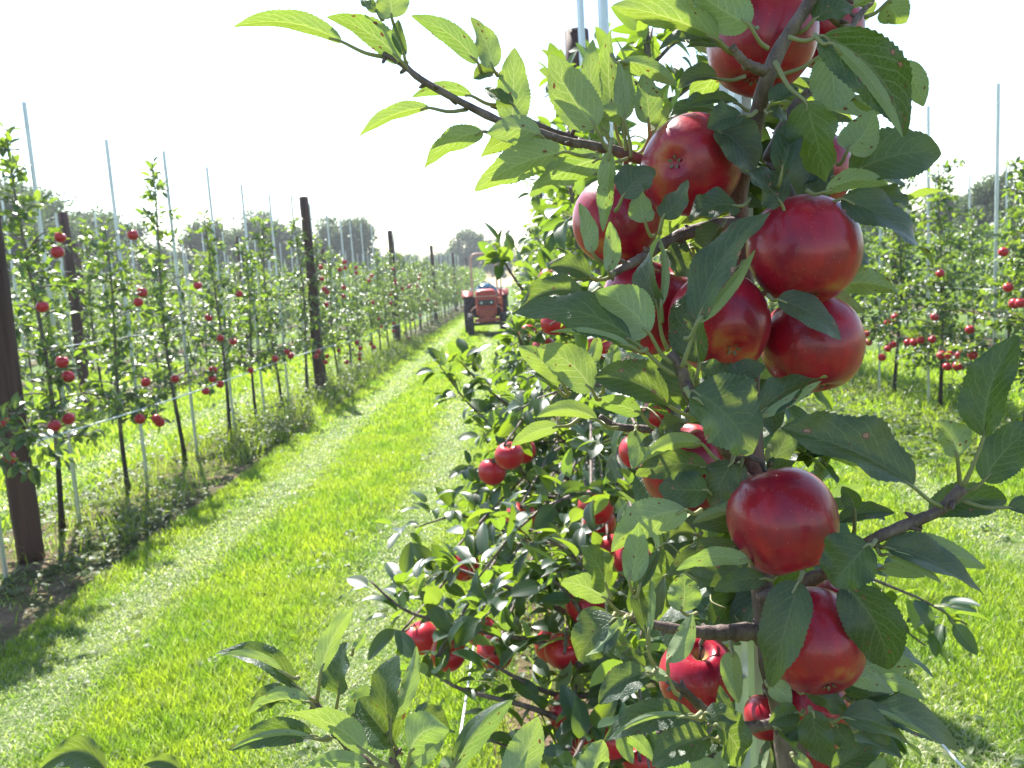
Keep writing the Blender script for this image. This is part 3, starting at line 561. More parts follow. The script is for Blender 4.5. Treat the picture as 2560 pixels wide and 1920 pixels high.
def wheel(name, x, y, R, w, lugs):
    mb = MB(); pr = [(R * .55, -w * .42), (R * .8, -w * .5), (R * .95, -w * .44), (R, -w * .25), (R, w * .25), (R * .95, w * .44), (R * .8, w * .5), (R * .55, w * .42)]
    lathe(mb, pr, (0, 0, 0), 'x', 36)
    for k in range(lugs):
        for s in (-1, 1):
            A = (k + .5 * (s > 0)) * 2 * math.pi / lugs; n0 = len(mb.V); rbox(mb, (0, 0, 0), (w * .5, R * .11, R * .05), .004)
            V = mb.V[-1]; V[:, 1] += s * V[:, 0] * .5; V[:, 0] += s * w * .24; V[:, 2] += R; c, q = math.cos(A), math.sin(A); V[:, 1], V[:, 2] = V[:, 1] * c - V[:, 2] * q, V[:, 1] * q + V[:, 2] * c
    o = mb.obj(name, [M_tyre], T, loc=(x, y, R))
    mb = MB(); lathe(mb, [(.001, -w * .3), (R * .2, -w * .3), (R * .24, -w * .18), (R * .5, -w * .2), (R * .57, -w * .43)], (0, 0, 0), 'x', 30); lathe(mb, [(R * .57, w * .43), (R * .5, w * .2), (R * .24, w * .18), (R * .2, w * .3), (.001, w * .3)], (0, 0, 0), 'x', 30)
    mb.obj('rim', [M_grey], o)
for s in (-1, 1): wheel('front_wheel', s * .48, .3, .33, .17, 16); wheel('rear_wheel', s * .53, 1.75, .6, .28, 20)
for s in (-1, 1):
    mb = MB(); A = np.linspace(.85, 2.5, 14); V = np.concatenate([np.stack([np.full(14, s * .53 + q), 1.75 - .67 * np.cos(A), .62 + .67 * np.sin(A)], 1) for q in (-.17, .17)]); V = np.concatenate([V, V - np.array([0, 0, .02])]); j = np.arange(13)
    mb.add(V, np.concatenate([np.stack([j, j + 1, 15 + j, 14 + j], 1), np.stack([28 + j, 42 + j, 43 + j, 29 + j], 1), np.stack([j, 28 + j, 29 + j, j + 1], 1), np.stack([14 + j, 15 + j, 43 + j, 42 + j], 1)])); mb.obj('fender', [M_redd], T)
mb = MB(); pts = smooth_path([(-.38, 1.9, .7), (-.38, 1.9, 1.6), (-.38, 1.9, 2.18), (-.33, 1.9, 2.33), (-.2, 1.9, 2.38), (.2, 1.9, 2.38), (.33, 1.9, 2.33), (.38, 1.9, 2.18), (.38, 1.9, 1.6), (.38, 1.9, .7)], 5); add_tube(mb, pts, .032, 10); mb.obj('roll_bar', [M_pink], T)
mb = MB(); lathe(mb, [(.34 * math.cos(v), .3 * math.sin(v)) for v in np.linspace(-.1, 1.57, 12)], (.02, 1.5, 1.2), 'z', 30, 0, lambda r, z, a: (r * (1 + .05 * np.cos(3 * a)), z)); tag(mb.obj('cover', [M_blue], T), 'shiny blue rounded cover behind the hood')
mb = MB(); A = np.linspace(0, 2 * math.pi, 25); add_tube(mb, np.stack([.19 * np.cos(A), 1.32 + .19 * np.sin(A) * .6, 1.42 + .19 * np.sin(A) * .6], 1), .014, 6); add_tube(mb, [(0, 1.2, 1.1), (0, 1.32, 1.42)], .02, 6); mb.obj('steering_wheel', [M_black], T)
mb = MB(); rbox(mb, (.45, .95, .95), (.09, .12, .72), .02); mb.obj('side_mast', [M_red], T)
mb = MB(); rbox(mb, (.39, .5, .98), (.12, .16, .2), .02); tag(mb.obj('side_box', [M_orange], T), 'bright orange box beside the hood')
for s in (-1, 1): mb = MB(); add_tube(mb, smooth_path([(s * .28, .2, .85), (s * .38, .22, .8), (s * .46, .28, .72)], 4), .02, 6); mb.obj('steering_arm', [M_pink], T)
for s in (-1, 1): mb = MB(); rbox(mb, (s * .42, 1.2, 1.3), (.1, .06, .09), .02); mb.obj('side_lamp', [M_lamp], T)

# ------------------------------------------------------------------ apples
def apple_profile(m, lob):
    t = np.linspace(0, math.pi, m); r = np.sin(t) ** .92 * (1 + .07 * np.cos(t)); z = np.cos(t) * 1.0
    z = z - .36 * np.exp(-(r / .26) ** 2) * (z > 0) + .17 * np.exp(-(r / .3) ** 2) * (z < 0)
    return np.stack([np.maximum(r, .001), z], 1)[::-1]
def apple_bits(hi):
    k, m = (56, 44) if hi else (24, 18)
    body = MB(); lathe(body, apple_profile(m, 5), (0, 0, 0), 'z', k, 0, lambda r, z, a: (r * (1 + .02 * np.cos(5 * a) * (z < 0) * np.minimum(1, -z * 1.3) + .025 * np.cos(2 * a + .6)), z))
    st = MB() if hi else body; add_tube(st, smooth_path([(0, 0, .5), (.02, .01, .75), (.09, .03, 1.12)], 4), np.array([.03] * 8 + [.05]), 7, 0 if hi else 1)
    ca = MB() if hi else body
    a = np.arange(5) * 1.2566 + .3; d = np.stack([np.cos(a) * .6, np.sin(a) * .6, -np.ones(5)], 1)
    leaves(ca, np.stack([np.cos(a) * .05, np.sin(a) * .05, np.full(5, -.83)], 1), d, np.stack([np.cos(a), np.sin(a), .5 + 0 * a], 1), .12, .07, .2, -.8, .5, 2, 4, mat=0 if hi else 1)
    if hi: return body.mesh('skin', [M_apple]), st.mesh('stem', [M_twig]), ca.mesh('calyx', [M_calyx])
    return body.mesh('apple', [M_apple2, M_calyx])
hi_m = apple_bits(True); lo_m = apple_bits(False)
def orient(o, c, R, calyx, spin=0.0, sq=1.0):
    z = Vector(-np.asarray(calyx)); q = z.to_track_quat('Z', 'Y') @ Matrix.Rotation(spin, 4, 'Z').to_quaternion()
    o.location = Vector(c); o.rotation_mode = 'QUATERNION'; o.rotation_quaternion = q; o.scale = (R, R, R * sq)
def view_dir(dx, dy, f): return norm(RT * dx - UP * dy - FW * f)
HERO = [  # x, y, radius in the photo's grid, depth, calyx direction (right, down, towards the viewer), label
    (1644, 88, 116, .665, (-.25, .9, .25), 'red apple with a yellow-green underside, topmost, behind the forked stem'),
    (1788, 72, 76, .76, (.1, .9, -.3), 'red apple mostly hidden behind the big serrated leaf near the top'),
    (1492, 356, 108, .615, (-.53, .16, .83), 'large shiny red apple hanging against the long left branch, its blossom end showing'),
    (1330, 480, 92, .67, (-.2, .9, .3), 'dark pink-red apple leftmost in the upper cluster, half covered by hanging leaves'),
    (1398, 666, 101, .68, (-.3, .9, -.35), 'red apple behind the pale curled leaf, its stem hollow in shadow'),
    (1737, 543, 117, .595, (.05, .92, .3), 'large dark crimson apple at the right of the cluster, over another apple'),
    (1555, 700, 110, .605, (.09, .6, .8), 'bright red apple in the middle of the cluster with its blossom end facing out'),
    (1755, 746, 105, .62, (.15, .93, .25), 'red apple under the crimson one, crossed by a dark pointed leaf'),
    (1756, 372, 84, .74, (.1, .95, .1), 'red apple glimpsed between dark leaves on the right of the stem'),
    (1480, 1012, 96, .68, (.2, .9, -.2), 'red apple wrapped in four dark leaves beside the lower stem'),
    (1692, 1127, 116, .59, (.25, .9, .3), 'large maroon apple alone in front of the stem, below the spotted leaf'),
    (1757, 1386, 111, .585, (.1, .74, .66), 'red apple with a yellow blossom end, half behind a long dark leaf'),
    (1818, 1312, 62, .68, (.1, .9, -.3), 'red apple peeping out behind the yellow-ended one'),
    (1508, 1464, 86, .69, (.05, .88, -.48), 'sunlit red apple with its stem hollow turned up, low under the branch'),
    (1765, 1535, 70, .68, (.0, .9, .2), 'dark red apple behind the leaves under the yellow-ended one'),
    (1745, 1620, 62, .72, (.0, .9, .2), 'lowest red apple close to the foot of the stem'),
    (1655, 1550, 48, .74, (.0, .9, .2), 'small orange-red apple showing beside the lower stem')]
for k, (x, y, r, d, cd, lab) in enumerate(HERO):
    o = thing('apple', lab, 'apple', (0, 0, 0), 'apples on the laden tree'); orient(o, P(x, y, d), r * d / F, view_dir(*cd), k * 1.3, 1.02)
    for nm, me in zip(('skin', 'stem', 'calyx'), hi_m): link(nm, me, o)
AP = []      # apples of the rows: (reg, x, y, depth or row)
for reg, x0, s in (('F', None, '1100,985,2.3 1130,975,2.5 1062,1020,2.5 1126,1120,2.2 1288,1095,1.9 1003,1222,2.2 912,1378,2.05 968,1412,1.75 1068,1408,1.9 1040,1365,2.1 1265,1310,1.8 1365,1210,1.8 1213,1407,1.8 1190,1395,2.0 1224,1540,1.75 1250,1628,1.7 1385,1640,1.75 1323,1600,1.7 1423,897,1.9 1374,977,1.9 1296,1130,2.1 1371,1214,1.85 1321,1190,2.0 1186,605,3.0 1140,720,3.6 1195,700,2.6 1290,745,2.2 1175,750,3.0'),
                   ('F', -3.0, '130,513 124,545 287,508 92,663 307,632 299,653 427,617 451,686 517,635 134,782 147,814 476,730 504,738 315,826 378,818 460,800 458,818 475,830 444,845 541,800 595,775 338,905 302,905 345,912 148,905 20,990 10,915 118,920'),
                   ('M', -2.95, '560,650 570,750 590,840 615,865 610,970 765,605 770,655 725,670 760,825 757,900 865,655 868,697 1000,725 975,765 1185,665 1205,765 1205,790 1265,835 1330,800 1320,820 1395,812 1420,715 1410,745 1160,885 1165,960 1010,955 1485,935 1550,965 1060,1095 1085,1165 1190,1135 1190,1200 1350,1105 1420,1065 1310,1250 1320,1270 1590,1170 1605,1160 520,1420 540,1380 600,1470 615,1420 715,1370 785,1470 895,1405 895,1440 995,1315 1020,1340 165,1440 265,1380 300,1415 1700,740 1765,745 1645,820 1735,870 1730,1015 1805,1025 870,1300 900,1350'),
                   ('4', 3.85, '1490,705 2035,520 2075,825 2130,965 2180,960 1040,1130 1100,1085 1440,1080 850,1225 1080,1320 1035,1355 985,1430 1210,1300 1260,1300 1320,1280 1420,1275 1500,1410 1570,1410 1660,1410 1640,1505 1550,1510 1770,1410 1745,1190 870,1300')):
    for q in s.split():
        v = [float(c) for c in q.split(',')]; fx, fy = full(reg, v[0], v[1]) if reg != 'F' else (v[0], v[1])
        if x0 is None: AP.append(('R0', P(fx, fy, v[2] - .05 * (v[2] < 2.6))))
        else: AP.append(('L1' if x0 < 0 else 'R1', onX(fx, fy, x0)))
PL = {'L1': 'near left row', 'R0': 'middle row', 'R1': 'near right row'}
keyed = {}
for kq, (key, c) in enumerate(AP):
    ti = min(range(len(TREES[key])), key=lambda i: abs(TREES[key][i][0] - c[1])); keyed.setdefault((key, ti), []).append(c)
ra = np.random.default_rng(3)
for (key, ti), cs in keyed.items():
    cs.sort(key=lambda c: -c[2]); tips = []
    for j, c in enumerate(cs):
        hgt = 'low hanging' if c[2] < .95 else 'chest-high' if c[2] < 1.5 else 'high'
        lab = f'{hgt} red apple, {ordinal(ti)} tree of the {PL[key]}' + (f', {ordinal(j)} from top' if len(cs) > 1 else '')
        o = link('apple', lo_m); tag(o, lab, 'apple', 'apples in the ' + PL[key]); cal = norm(np.array([ra.normal() * .4, ra.normal() * .4, -1])); R = .037 + .006 * ra.random(); orient(o, c, R, cal, ra.random() * 6, .95)
        tips.append((c - cal * R * .95, c))
    t = TREES[key][ti][1]; tl = np.array(t.location); ca, sa, sc = math.cos(-t.rotation_euler[2]), math.sin(-t.rotation_euler[2]), t.scale[0]
    loc = lambda w: np.stack([ca * (w[..., 0] - tl[0]) - sa * (w[..., 1] - tl[1]), sa * (w[..., 0] - tl[0]) + ca * (w[..., 1] - tl[1]), w[..., 2] - tl[2]], -1) / sc
    for tp_, c in tips:                                    # the fruiting twig that carries each apple
        mb = MB()
        rt = np.array([tl[0], tl[1], min(2.0, max(.45, c[2] - .02 + .1 * ra.random()))]); md = (rt + tp_) / 2 + np.array([0, 0, .06])
        add_tube(mb, loc(smooth_path([rt, md, tp_ + np.array([0, 0, .02]), tp_], 4)), np.linspace(.006, .0022, 13) / sc, 5, 1)
        N = 9; q = tp_ + (rt - tp_) * (.45 * ra.random((N, 1)) ** 1.5) + np.array([0, 0, .03]) + .015 * ra.normal(size=(N, 3)); L = .075 * (.7 + .5 * ra.random(N))
        d = norm(ra.normal(size=(N, 3)) + np.array([0, 0, .35])); q2 = loc(q); leaves(mb, q2, loc(q + d) - q2, np.array([0, 0, 1.0]) + .5 * ra.normal(size=(N, 3)), L / sc, L * .52 / sc, .3, .7, ra.random(N), 2, 5)
        mb.obj('fruiting_twig', [M_leaf2, M_twig], t)

# ------------------------------------------------------------------ the laden apple tree close by
HT = thing('laden_apple_tree', 'close apple tree full of big red apples and spotted green leaves', 'apple tree', (.2, .66, 0))
HO = np.array([.2, .66, 0]); LINES = []
def branch(name, pts, rad, mat=M_twig, k=9, m=6):
    """pts in the photo's grid with a depth each; knobbly bark"""
    pp = smooth_path([P(x, y, d) if len(q) == 3 else np.array([x, y, d]) for q in pts for x, y, d in [q[:3]]], m) - HO
    rr = np.interp(np.linspace(0, 1, len(pp)), np.linspace(0, 1, len(rad)), rad) * (1 + .06 * np.sin(np.arange(len(pp)) * 1.9) + .05 * rng.normal(size=len(pp)))
    mb = MB(); add_tube(mb, pp, rr, k)
    for q in range(len(pp) // 3):
        i = int(rng.integers(1, len(pp) - 1)); v = norm(rng.normal(size=3)); L = rr[i] + .002 + .005 * rng.random()
        add_tube(mb, np.stack([pp[i], pp[i] + v * L * .7, pp[i] + v * L]), [rr[i] * .7, .0016, .0008], 6)
    LINES.append(pp); return mb.obj(name, [mat], HT)
tp = [(2010, -820, .66), (1900, -420, .6), (1810, -120, .57), (1751, 0, .57), (1690, 95, .58), (1659, 165, .585), (1640, 230, .6), (1621, 313, .62), (1600, 400, .65), (1597, 500, .665), (1610, 650, .675), (1621, 842, .67), (1630, 1010, .665), (1640, 1200, .67), (1662, 1400, .68), (1695, 1540, .685), (1712, 1659, .69)]
pp = smooth_path([P(*q) for q in tp], 5); e = pp[-1]; pp = np.concatenate([pp, smooth_path([e + (e - pp[-2]) * .5, (e[0] + .012, e[1] + .02, .9), (e[0] + .0, e[1] + .03, .45), (e[0] - .02, e[1] + .03, 0)], 6)]) - HO
rr = np.interp(np.linspace(0, 1, len(pp)), [0, .12, .18, .3, .5, .7, .8, 1], [.002, .004, .0048, .006, .0075, .0095, .0125, .017]); mb = MB(); add_tube(mb, pp, rr * (1 + .05 * rng.normal(size=len(pp))), 12); mb.obj('trunk', [M_twig], HT); LINES.append(pp)
BR = [([(1605, 425, .655), (1500, 385, .66), (1386, 345, .645), (1313, 322, .635), (1231, 307, .63), (1171, 288, .625), (1074, 259, .62), (923, 180, .615), (872, 141, .615), (828, 116, .615)], [.006, .0045, .0036, .003, .0026, .0018]),
      ([(1386, 345, .652), (1300, 318, .655), (1200, 285, .65), (1120, 250, .65), (1060, 228, .65)], [.003, .0024, .0016]),
      ([(1597, 480, .66), (1530, 490, .65), (1456, 515, .635), (1390, 555, .62), (1331, 587, .61), (1316, 596, .61)], [.0055, .005, .0035, .0025]),
      ([(1628, 1040, .665), (1590, 1015, .63), (1552, 945, .585), (1500, 870, .55), (1481, 829, .535), (1469, 790, .53), (1446, 762, .53)], [.0045, .004, .0042, .0032]),
      ([(1622, 960, .67), (1520, 950, .665), (1411, 929, .655), (1336, 922, .65), (1296, 899, .645)], [.005, .0038, .003, .002]),
      ([(1642, 1290, .67), (1740, 1262, .64), (1876, 1172, .575), (1956, 1134, .565), (2029, 1102, .56), (2079, 1054, .555)], [.006, .0045, .0042, .0038, .0042]),
      ([(1660, 1370, .68), (1621, 1364, .675), (1543, 1367, .66), (1481, 1362, .645), (1401, 1347, .63), (1340, 1325, .62)], [.0085, .0075, .005, .0035, .0022]),
      ([(1690, 1560, .685), (1600, 1570, .66), (1528, 1537, .625), (1475, 1490, .61), (1441, 1471, .605)], [.005, .004, .0032, .0022]),
      ([(1712, 1730, .7), (1400, 1830, .66), (1050, 1800, .64), (860, 1720, .63), (788, 1646, .62), (755, 1616, .62), (700, 1546, .62), (672, 1508, .62)], [.006, .005, .0045, .004, .0034, .003]),
      ([(1250, 1805, .65), (1000, 1760, .63), (890, 1700, .61), (852, 1650, .6), (848, 1635, .6)], [.005, .004, .0034, .003]),
      ([(1659, 350, .635), (1701, 257, .63), (1740, 205, .63), (1790, 190, .64)], [.0055, .004, .0025]),
      ([(1750, 0, .575), (1830, 60, .62), (1850, 40, .63), (1880, 5, .64), (1910, -40, .64)], [.003, .0025, .002]),
      ([(1663, 155, .585), (1640, 150, .58), (1610, 135, .57), (1580, 100, .565)], [.0045, .0036, .0025])]
for pts, rad in BR: branch('branch', pts, rad)
LP = np.concatenate(LINES)                      # short spurs from the wood to the stalk of every apple
for x, y, r, d, cd, lab in HERO:
    top = P(x, y, d) - HO - view_dir(*cd) * (r * d / F * .78); out = -view_dir(*cd); st = top + out * r * d / F * .4
    b = LP[np.argmin(((LP - st) ** 2).sum(1))]; mb = MB(); add_tube(mb, smooth_path([top, top + out * .012, st, (st + b) / 2 + np.array([0, 0, .004]), b], 5), np.linspace(.0012, .0026, 21), 7); mb.obj('fruit_spur', [M_twig], HT)
LEAVES = '''
F 1107 272 1112 103 72 172 0 63 1115 290
1 720 1100 330 470 380 178 -40 60 850 1310
1 830 1170 230 600 200 175 60 62 850 1310
1 720 980 700 340 190 180 -20 64 930 1310
1 860 930 860 255 280 180 -20 65 960 1310
1 935 1030 905 478 240 178 20 63 1030 1360
1 972 1030 912 520 110 110 30 61 1030 1360
1 950 530 1430 742 200 165 -50 63 860 470
1 1180 1060 1125 640 240 178 15 63 1190 1180
1 960 1030 745 960 170 180 30 61 985 1300
1 1200 1150 1375 890 120 165 20 64 1085 1330
1 1750 940 1340 1030 170 20 50 66 1900 960
1 1770 680 1430 780 170 0 40 60 2010 660
1 1990 1000 1690 1110 200 0 20 57 2110 960
1 1960 900 1535 905 90 30 30 62 2080 960
1 1760 1120 2085 1515 330 5 -60 58 1690 1080
1 1765 355 1268 440 240 10 50 57 1930 470
1 1780 345 868 50 330 160 40 56 1950 470
1 2050 215 1500 -160 380 178 -30 54 2212 420
1 2050 200 1700 80 160 10 -20 58 2120 240
1 1850 405 1500 412 90 60 20 58 2060 560
F 1168 292 1052 288 64 195 14 60 1210 320
F 1222 328 1025 412 78 200 12 60 1290 330
F 1150 300 1055 330 60 10 8 64
1 770 1370 150 1700 280 178 50 61 1000 1370
F 1318 327 1303 500 46 170 -6 57 1322 300
F 1345 425 1415 366 70 0 -6 56 1330 455
F 1432 472 1486 388 52 25 10 55 1425 505
A 900 318 68 212 190 172 70 61 1240 440
A 1352 458 788 132 240 176 40 61 1550 640
A 1288 135 1235 -160 270 178 10 61 1330 240
A 1178 95 1040 -25 90 10 -10 62 1220 150
A 1385 430 1340 148 120 15 -20 61 1405 480
A 1945 475 1438 120 170 175 45 62 1985 560
A 2065 520 1893 132 190 172 25 62 2120 560
A 1905 738 1442 748 120 172 60 63 2130 810
A 1575 828 1040 1050 150 174 45 61 1870 840
A 1985 1010 1522 1322 190 178 60 60 2100 970
A 2280 1060 1972 1207 140 174 30 62
A 2095 560 1915 606 110 10 20 63 2180 600
A 2215 800 2000 678 90 15 -20 63
2 480 310 1185 1175 470 12 -130 53 180 320
2 560 375 1165 1190 110 165 -60 52 400 300
2 540 420 580 955 480 176 0 58 60 660
2 740 845 985 965 130 176 10 60
2 1140 540 1345 920 220 176 -30 57
2 330 880 500 1575 400 5 -40 54 60 530
2 120 1490 245 1030 290 0 20 56 80 1620
2 690 1295 920 950 340 178 40 57 600 1420
2 715 1500 1498 1330 380 5 -20 58 560 1530
2 500 1655 1040 1600 200 170 -60 56 330 1640
2 400 170 735 55 190 10 -20 57 240 290
2 740 45 1010 -50 120 178 0 60
2 1045 5 1190 200 260 178 20 60 830 150
2 20 890 255 755 180 0 15 58 -20 960
2 15 965 165 1020 100 0 10 58
4 930 -10 1220 105 150 15 20 59 700 0
3 672 730 330 645 190 0 30 60 840 740
3 690 745 350 780 90 30 -10 61
3 610 870 65 1035 230 5 60 57 760 830
3 1100 1325 20 1042 330 8 90 52 1420 1590
3 1020 1330 330 1210 90 170 50 51
3 1185 1215 720 860 420 172 60 515 1380 1480
3 1262 1000 1295 365 250 5 -50 54 1350 1370
3 1290 980 1265 370 70 170 40 53
3 1605 1110 2235 175 330 12 -90 51 1470 1510
3 1600 1130 2100 500 120 168 20 505
3 1620 1470 1690 690 380 2 -30 53 1595 1659
3 690 520 580 95 160 176 15 56 830 600
3 830 685 845 255 175 176 25 55 880 700
3 1150 260 1120 -20 210 178 -20 57 1230 380
3 1940 120 1528 245 250 5 30 56 2050 60
F 1688 440 1610 368 80 5 5 57 1700 470
3 1730 285 1508 335 100 172 20 66
3 1800 300 1615 555 240 5 -20 62
3 1335 510 1575 705 230 5 30 61
3 1560 480 1685 625 120 172 10 67
3 1968 640 2125 615 80 172 -10 60
3 440 1655 55 1335 260 178 30 56 500 1740
3 690 1710 215 1345 330 178 60 55 760 1790
3 390 1700 88 1570 140 30 10 57 480 1760
3 645 1480 745 1235 140 178 15 62 600 1600
3 790 1620 885 1295 180 176 20 58 770 1740
F 1441 874 1284 816 78 5 12 54 1505 900
F 1495 872 1430 775 72 5 6 56
F 1592 850 1512 785 64 10 -6 56 1600 880
3 1880 1660 2190 1500 190 20 -30 55
4 640 60 1432 655 300 15 -70 57 380 95
4 600 815 1115 865 290 176 -50 63 500 830
4 570 868 842 1042 120 155 15 63
4 740 535 878 612 110 10 0 63
4 85 930 632 1272 230 5 -30 555 0 890
F 1640 892 1788 815 74 10 -14 55 1600 910
F 1646 900 1775 822 24 165 0 545
6 1870 450 2160 -420 420 2 -60 54 1690 880
5 400 368 -5 535 160 170 20 61 580 300
5 735 312 212 285 180 174 70 60 920 380
5 1110 250 655 150 190 174 20 60 1245 390
5 1062 405 1040 735 210 178 -50 60 1075 360
5 1565 60 2080 600 560 4 -60 51 1500 50
5 1600 130 2060 600 60 168 40 50
5 1470 325 1280 455 160 5 20 60
5 1410 515 1095 540 190 5 40 58 1640 520
5 1640 515 1130 655 190 172 60 57 1850 700
5 1695 720 1065 785 240 5 40 58 1840 740
5 1690 920 1262 905 300 2 -20 57 1760 930
5 1900 680 1710 1045 280 8 -20 57 1920 600
5 1990 690 1945 965 120 10 -15 60
5 1500 1085 858 1450 340 176 90 56 1640 1085
5 1015 1710 1095 1195 240 176 20 55 1050 1800
5 1118 1560 1120 1345 90 176 0 56
5 1585 1300 1340 1370 190 20 40 62
5 1905 1245 1490 1190 180 3 30 62
5 1955 1400 1330 1665 210 5 50 59 2030 1420
5 2045 1520 1420 1610 160 174 60 575 2110 1540
5 1100 1760 1270 1420 130 5 10 55
5 820 1760 590 1400 260 15 20 56 860 1850
7 2190 20 1740 125 180 3 30 57
5 1865 1090 1560 1205 110 174 20 61
6 1250 885 105 385 470 3 60 545 1500 1060
6 1635 620 1450 320 330 172 40 555 1660 900
6 1865 835 2400 330 350 5 -50 56 1690 920
6 1400 1130 2065 1005 330 5 -30 585
6 2070 1068 2420 1290 210 20 -30 56 1680 1010
6 600 1190 1092 1115 180 20 -40 61
6 750 1092 640 885 160 10 20 60 740 1300
6 865 1385 545 1720 500 -20 -20 525 930 1350
6 1020 1410 1870 1830 280 8 -60 56 930 1370
6 1040 1470 1500 1720 110 165 -40 555
6 1000 1400 1885 1592 270 172 -60 58 900 1380
6 980 1590 1360 1665 120 172 -10 60
6 20 705 215 285 210 176 20 66
6 0 745 260 600 160 10 20 66
7 820 205 425 55 260 174 20 60 960 330
7 830 330 555 375 110 10 20 61
7 890 368 575 735 350 8 30 57 1000 340
7 985 360 635 690 120 168 -30 56
7 740 590 1045 620 210 5 10 60
7 1160 490 1105 -110 130 8 -20 56 1240 790
7 1180 500 1200 -40 70 170 10 55
7 1465 305 1480 -20 280 176 20 60 1600 320
7 1345 740 1560 325 200 176 30 55 1340 850
7 1145 790 940 680 190 5 20 57
7 1165 832 750 1105 270 5 30 55 1250 800
7 1160 860 770 1108 60 168 -20 545
7 1355 880 1080 820 130 174 15 555 1440 1030
7 1550 1195 798 1425 260 8 80 55 1660 1230
7 1500 1215 860 1400 70 168 60 54
7 1700 1390 1208 1645 350 3 40 55 1800 1380
7 1755 1420 1515 1570 180 8 20 57
7 1670 1185 1945 1262 180 0 -10 55 1640 1220
7 1900 1235 1795 945 130 15 -20 57
7 1765 1280 1985 1635 280 5 -40 54 1700 1240
7 985 1365 1225 1610 140 172 -30 59
7 955 1370 1045 1625 160 174 20 60
7 600 1760 775 1425 250 15 20 58
7 1760 1710 1835 1500 160 176 0 66
7 1560 1700 1760 1600 200 176 20 65
8 262 55 15 955 400 2 -50 535 300 -40
7 1900 655 1955 1105 210 176 20 60
8 670 85 1025 805 480 3 -80 56 560 20
8 830 785 1295 790 240 165 -30 60
8 680 875 1085 1003 200 172 -40 57 600 950
8 655 1050 1155 985 140 5 30 59
8 930 898 1358 1075 150 172 -40 58
8 315 1005 695 1205 200 5 -30 57
8 385 1165 525 1645 270 15 30 545 360 1130
8 590 1285 745 1485 180 10 20 57
8 645 1220 1315 1615 260 5 -80 56 500 1240
8 840 1125 1660 1522 280 3 -60 58
8 860 1140 1480 1450 70 168 -10 57
8 780 1335 1055 1450 150 8 -20 59
8 255 1180 8 1275 210 3 20 56
8 75 1310 245 1525 160 5 20 56
8 110 1290 305 1405 190 5 -20 565
8 25 940 205 1105 180 172 -20 57
8 240 1560 400 1705 130 174 0 60
8 560 1670 975 1495 220 5 -20 60
8 900 1760 1005 1570 130 174 0 60
8 -30 1700 22 1485 110 174 0 70
G 685 780 108 552 200 8 80 60 830 890
G 600 690 140 565 60 168 60 59
G 655 780 368 618 100 150 20 61
G 858 680 1092 222 160 174 -20 60 830 885
G 985 832 1045 468 220 -15 -10 62 960 1010
G 1085 525 1172 402 80 172 10 64
G 775 895 333 990 180 172 60 595 880 990
G 610 810 338 965 140 8 20 60
G 800 1130 203 1232 190 6 60 595 930 1150
G 790 1150 215 1235 60 168 50 585
G 1175 1245 585 985 260 172 70 575 1370 1360
G 1075 1005 1185 765 160 174 20 61
G 1375 1190 1125 870 310 5 -20 60
G 1345 1030 1410 560 190 8 -30 59 1390 1340
G 1360 1015 1535 498 130 172 30 585
G 1490 1250 1765 1090 300 174 -70 58 1470 1361
G 1545 1000 1765 1100 160 10 -30 60
G 1480 1355 1745 1115 130 170 10 59
G 1800 1360 2215 880 180 172 -30 58 1770 1460
G 1795 1330 2190 880 80 10 -50 575
G 1185 1340 740 1362 130 172 30 59
F 1090 1690 1162 1548 80 170 10 56
F 232 1672 86 1662 76 12 40 55
F 392 1668 310 1652 40 10 14 55
F 1250 1700 1302 1598 70 172 8 57
F 1180 1690 1120 1580 64 8 -8 58
F 940 1700 1010 1600 70 172 10 60
'''
rows = []
for ln in LEAVES.strip().splitlines():
    q = ln.split(); v = [float(c) for c in q[1:]]; b = full(q[0], v[0], v[1]); t = full(q[0], v[2], v[3]); s = .864 / REG[q[0]][2] if q[0] != 'F' else 1.0
    pe = full(q[0], v[8], v[9]) if len(v) > 9 else None
    d = v[7] / 100 if v[7] < 100 else v[7] / 1000
    rows.append((b, t, v[4] * s, v[5], v[6] * s, d, pe))
rl = np.random.default_rng(12); items = []
for k, (b, t, w, phi, bow, d, pe) in enumerate(rows):
    back = abs(phi) > 90; dd = (.02 if not back else .012) * (rl.random() - .35)
    B, Tp = P(b[0], b[1], d), P(t[0], t[1], d + dd); ax = Tp - B; L = np.linalg.norm(ax); ax /= L
    v = norm(CAM - (B + Tp) / 2); n0 = norm(v - ax * (v @ ax)); b0 = np.cross(ax, n0); z = np.array([0, 0, 1.0]); z = z - ax * (z @ ax)
    ph = math.radians(phi + 10 * rl.normal()); n = norm(n0 * math.cos(ph) + b0 * math.sin(ph) + z * (.42 if not back else .3)); w0 = 1.0
    if not back:                                           # upper sides turn up to the light, as on the living shoot
        best = None
        for g in np.radians(np.arange(-48, 49, 4)):
            c_ = norm(n0 * math.cos(g) + b0 * math.sin(g)); cost = abs(g) + 2.8 * max(0, .04 - c_ @ SD)
            if best is None or cost < best[0]: best = (cost, c_, g)
        n = best[1]; w0 = min(1.8, 1 / math.cos(best[2]))
    sg = 1 if n @ v > 0 else -1; c = .3 + .95 * rl.random() if not back else .1 + .7 * rl.random()
    c *= .8; ax2 = ax * math.cos(c / 2) + n * math.sin(c / 2); n2 = n * math.cos(c / 2) - ax * math.sin(c / 2)
    Wm = w * d / F * 1.1 * w0; items.append((L * Wm, B, ax2, n2, L * (c / 2) / math.sin(c / 2), Wm, rl.choice([.1, .22, .4, .62]) + .1 * rl.random(), c, sg * bow * d / F / L, pe, d, ax))
items.sort(key=lambda q: -q[0])
rest = MB()
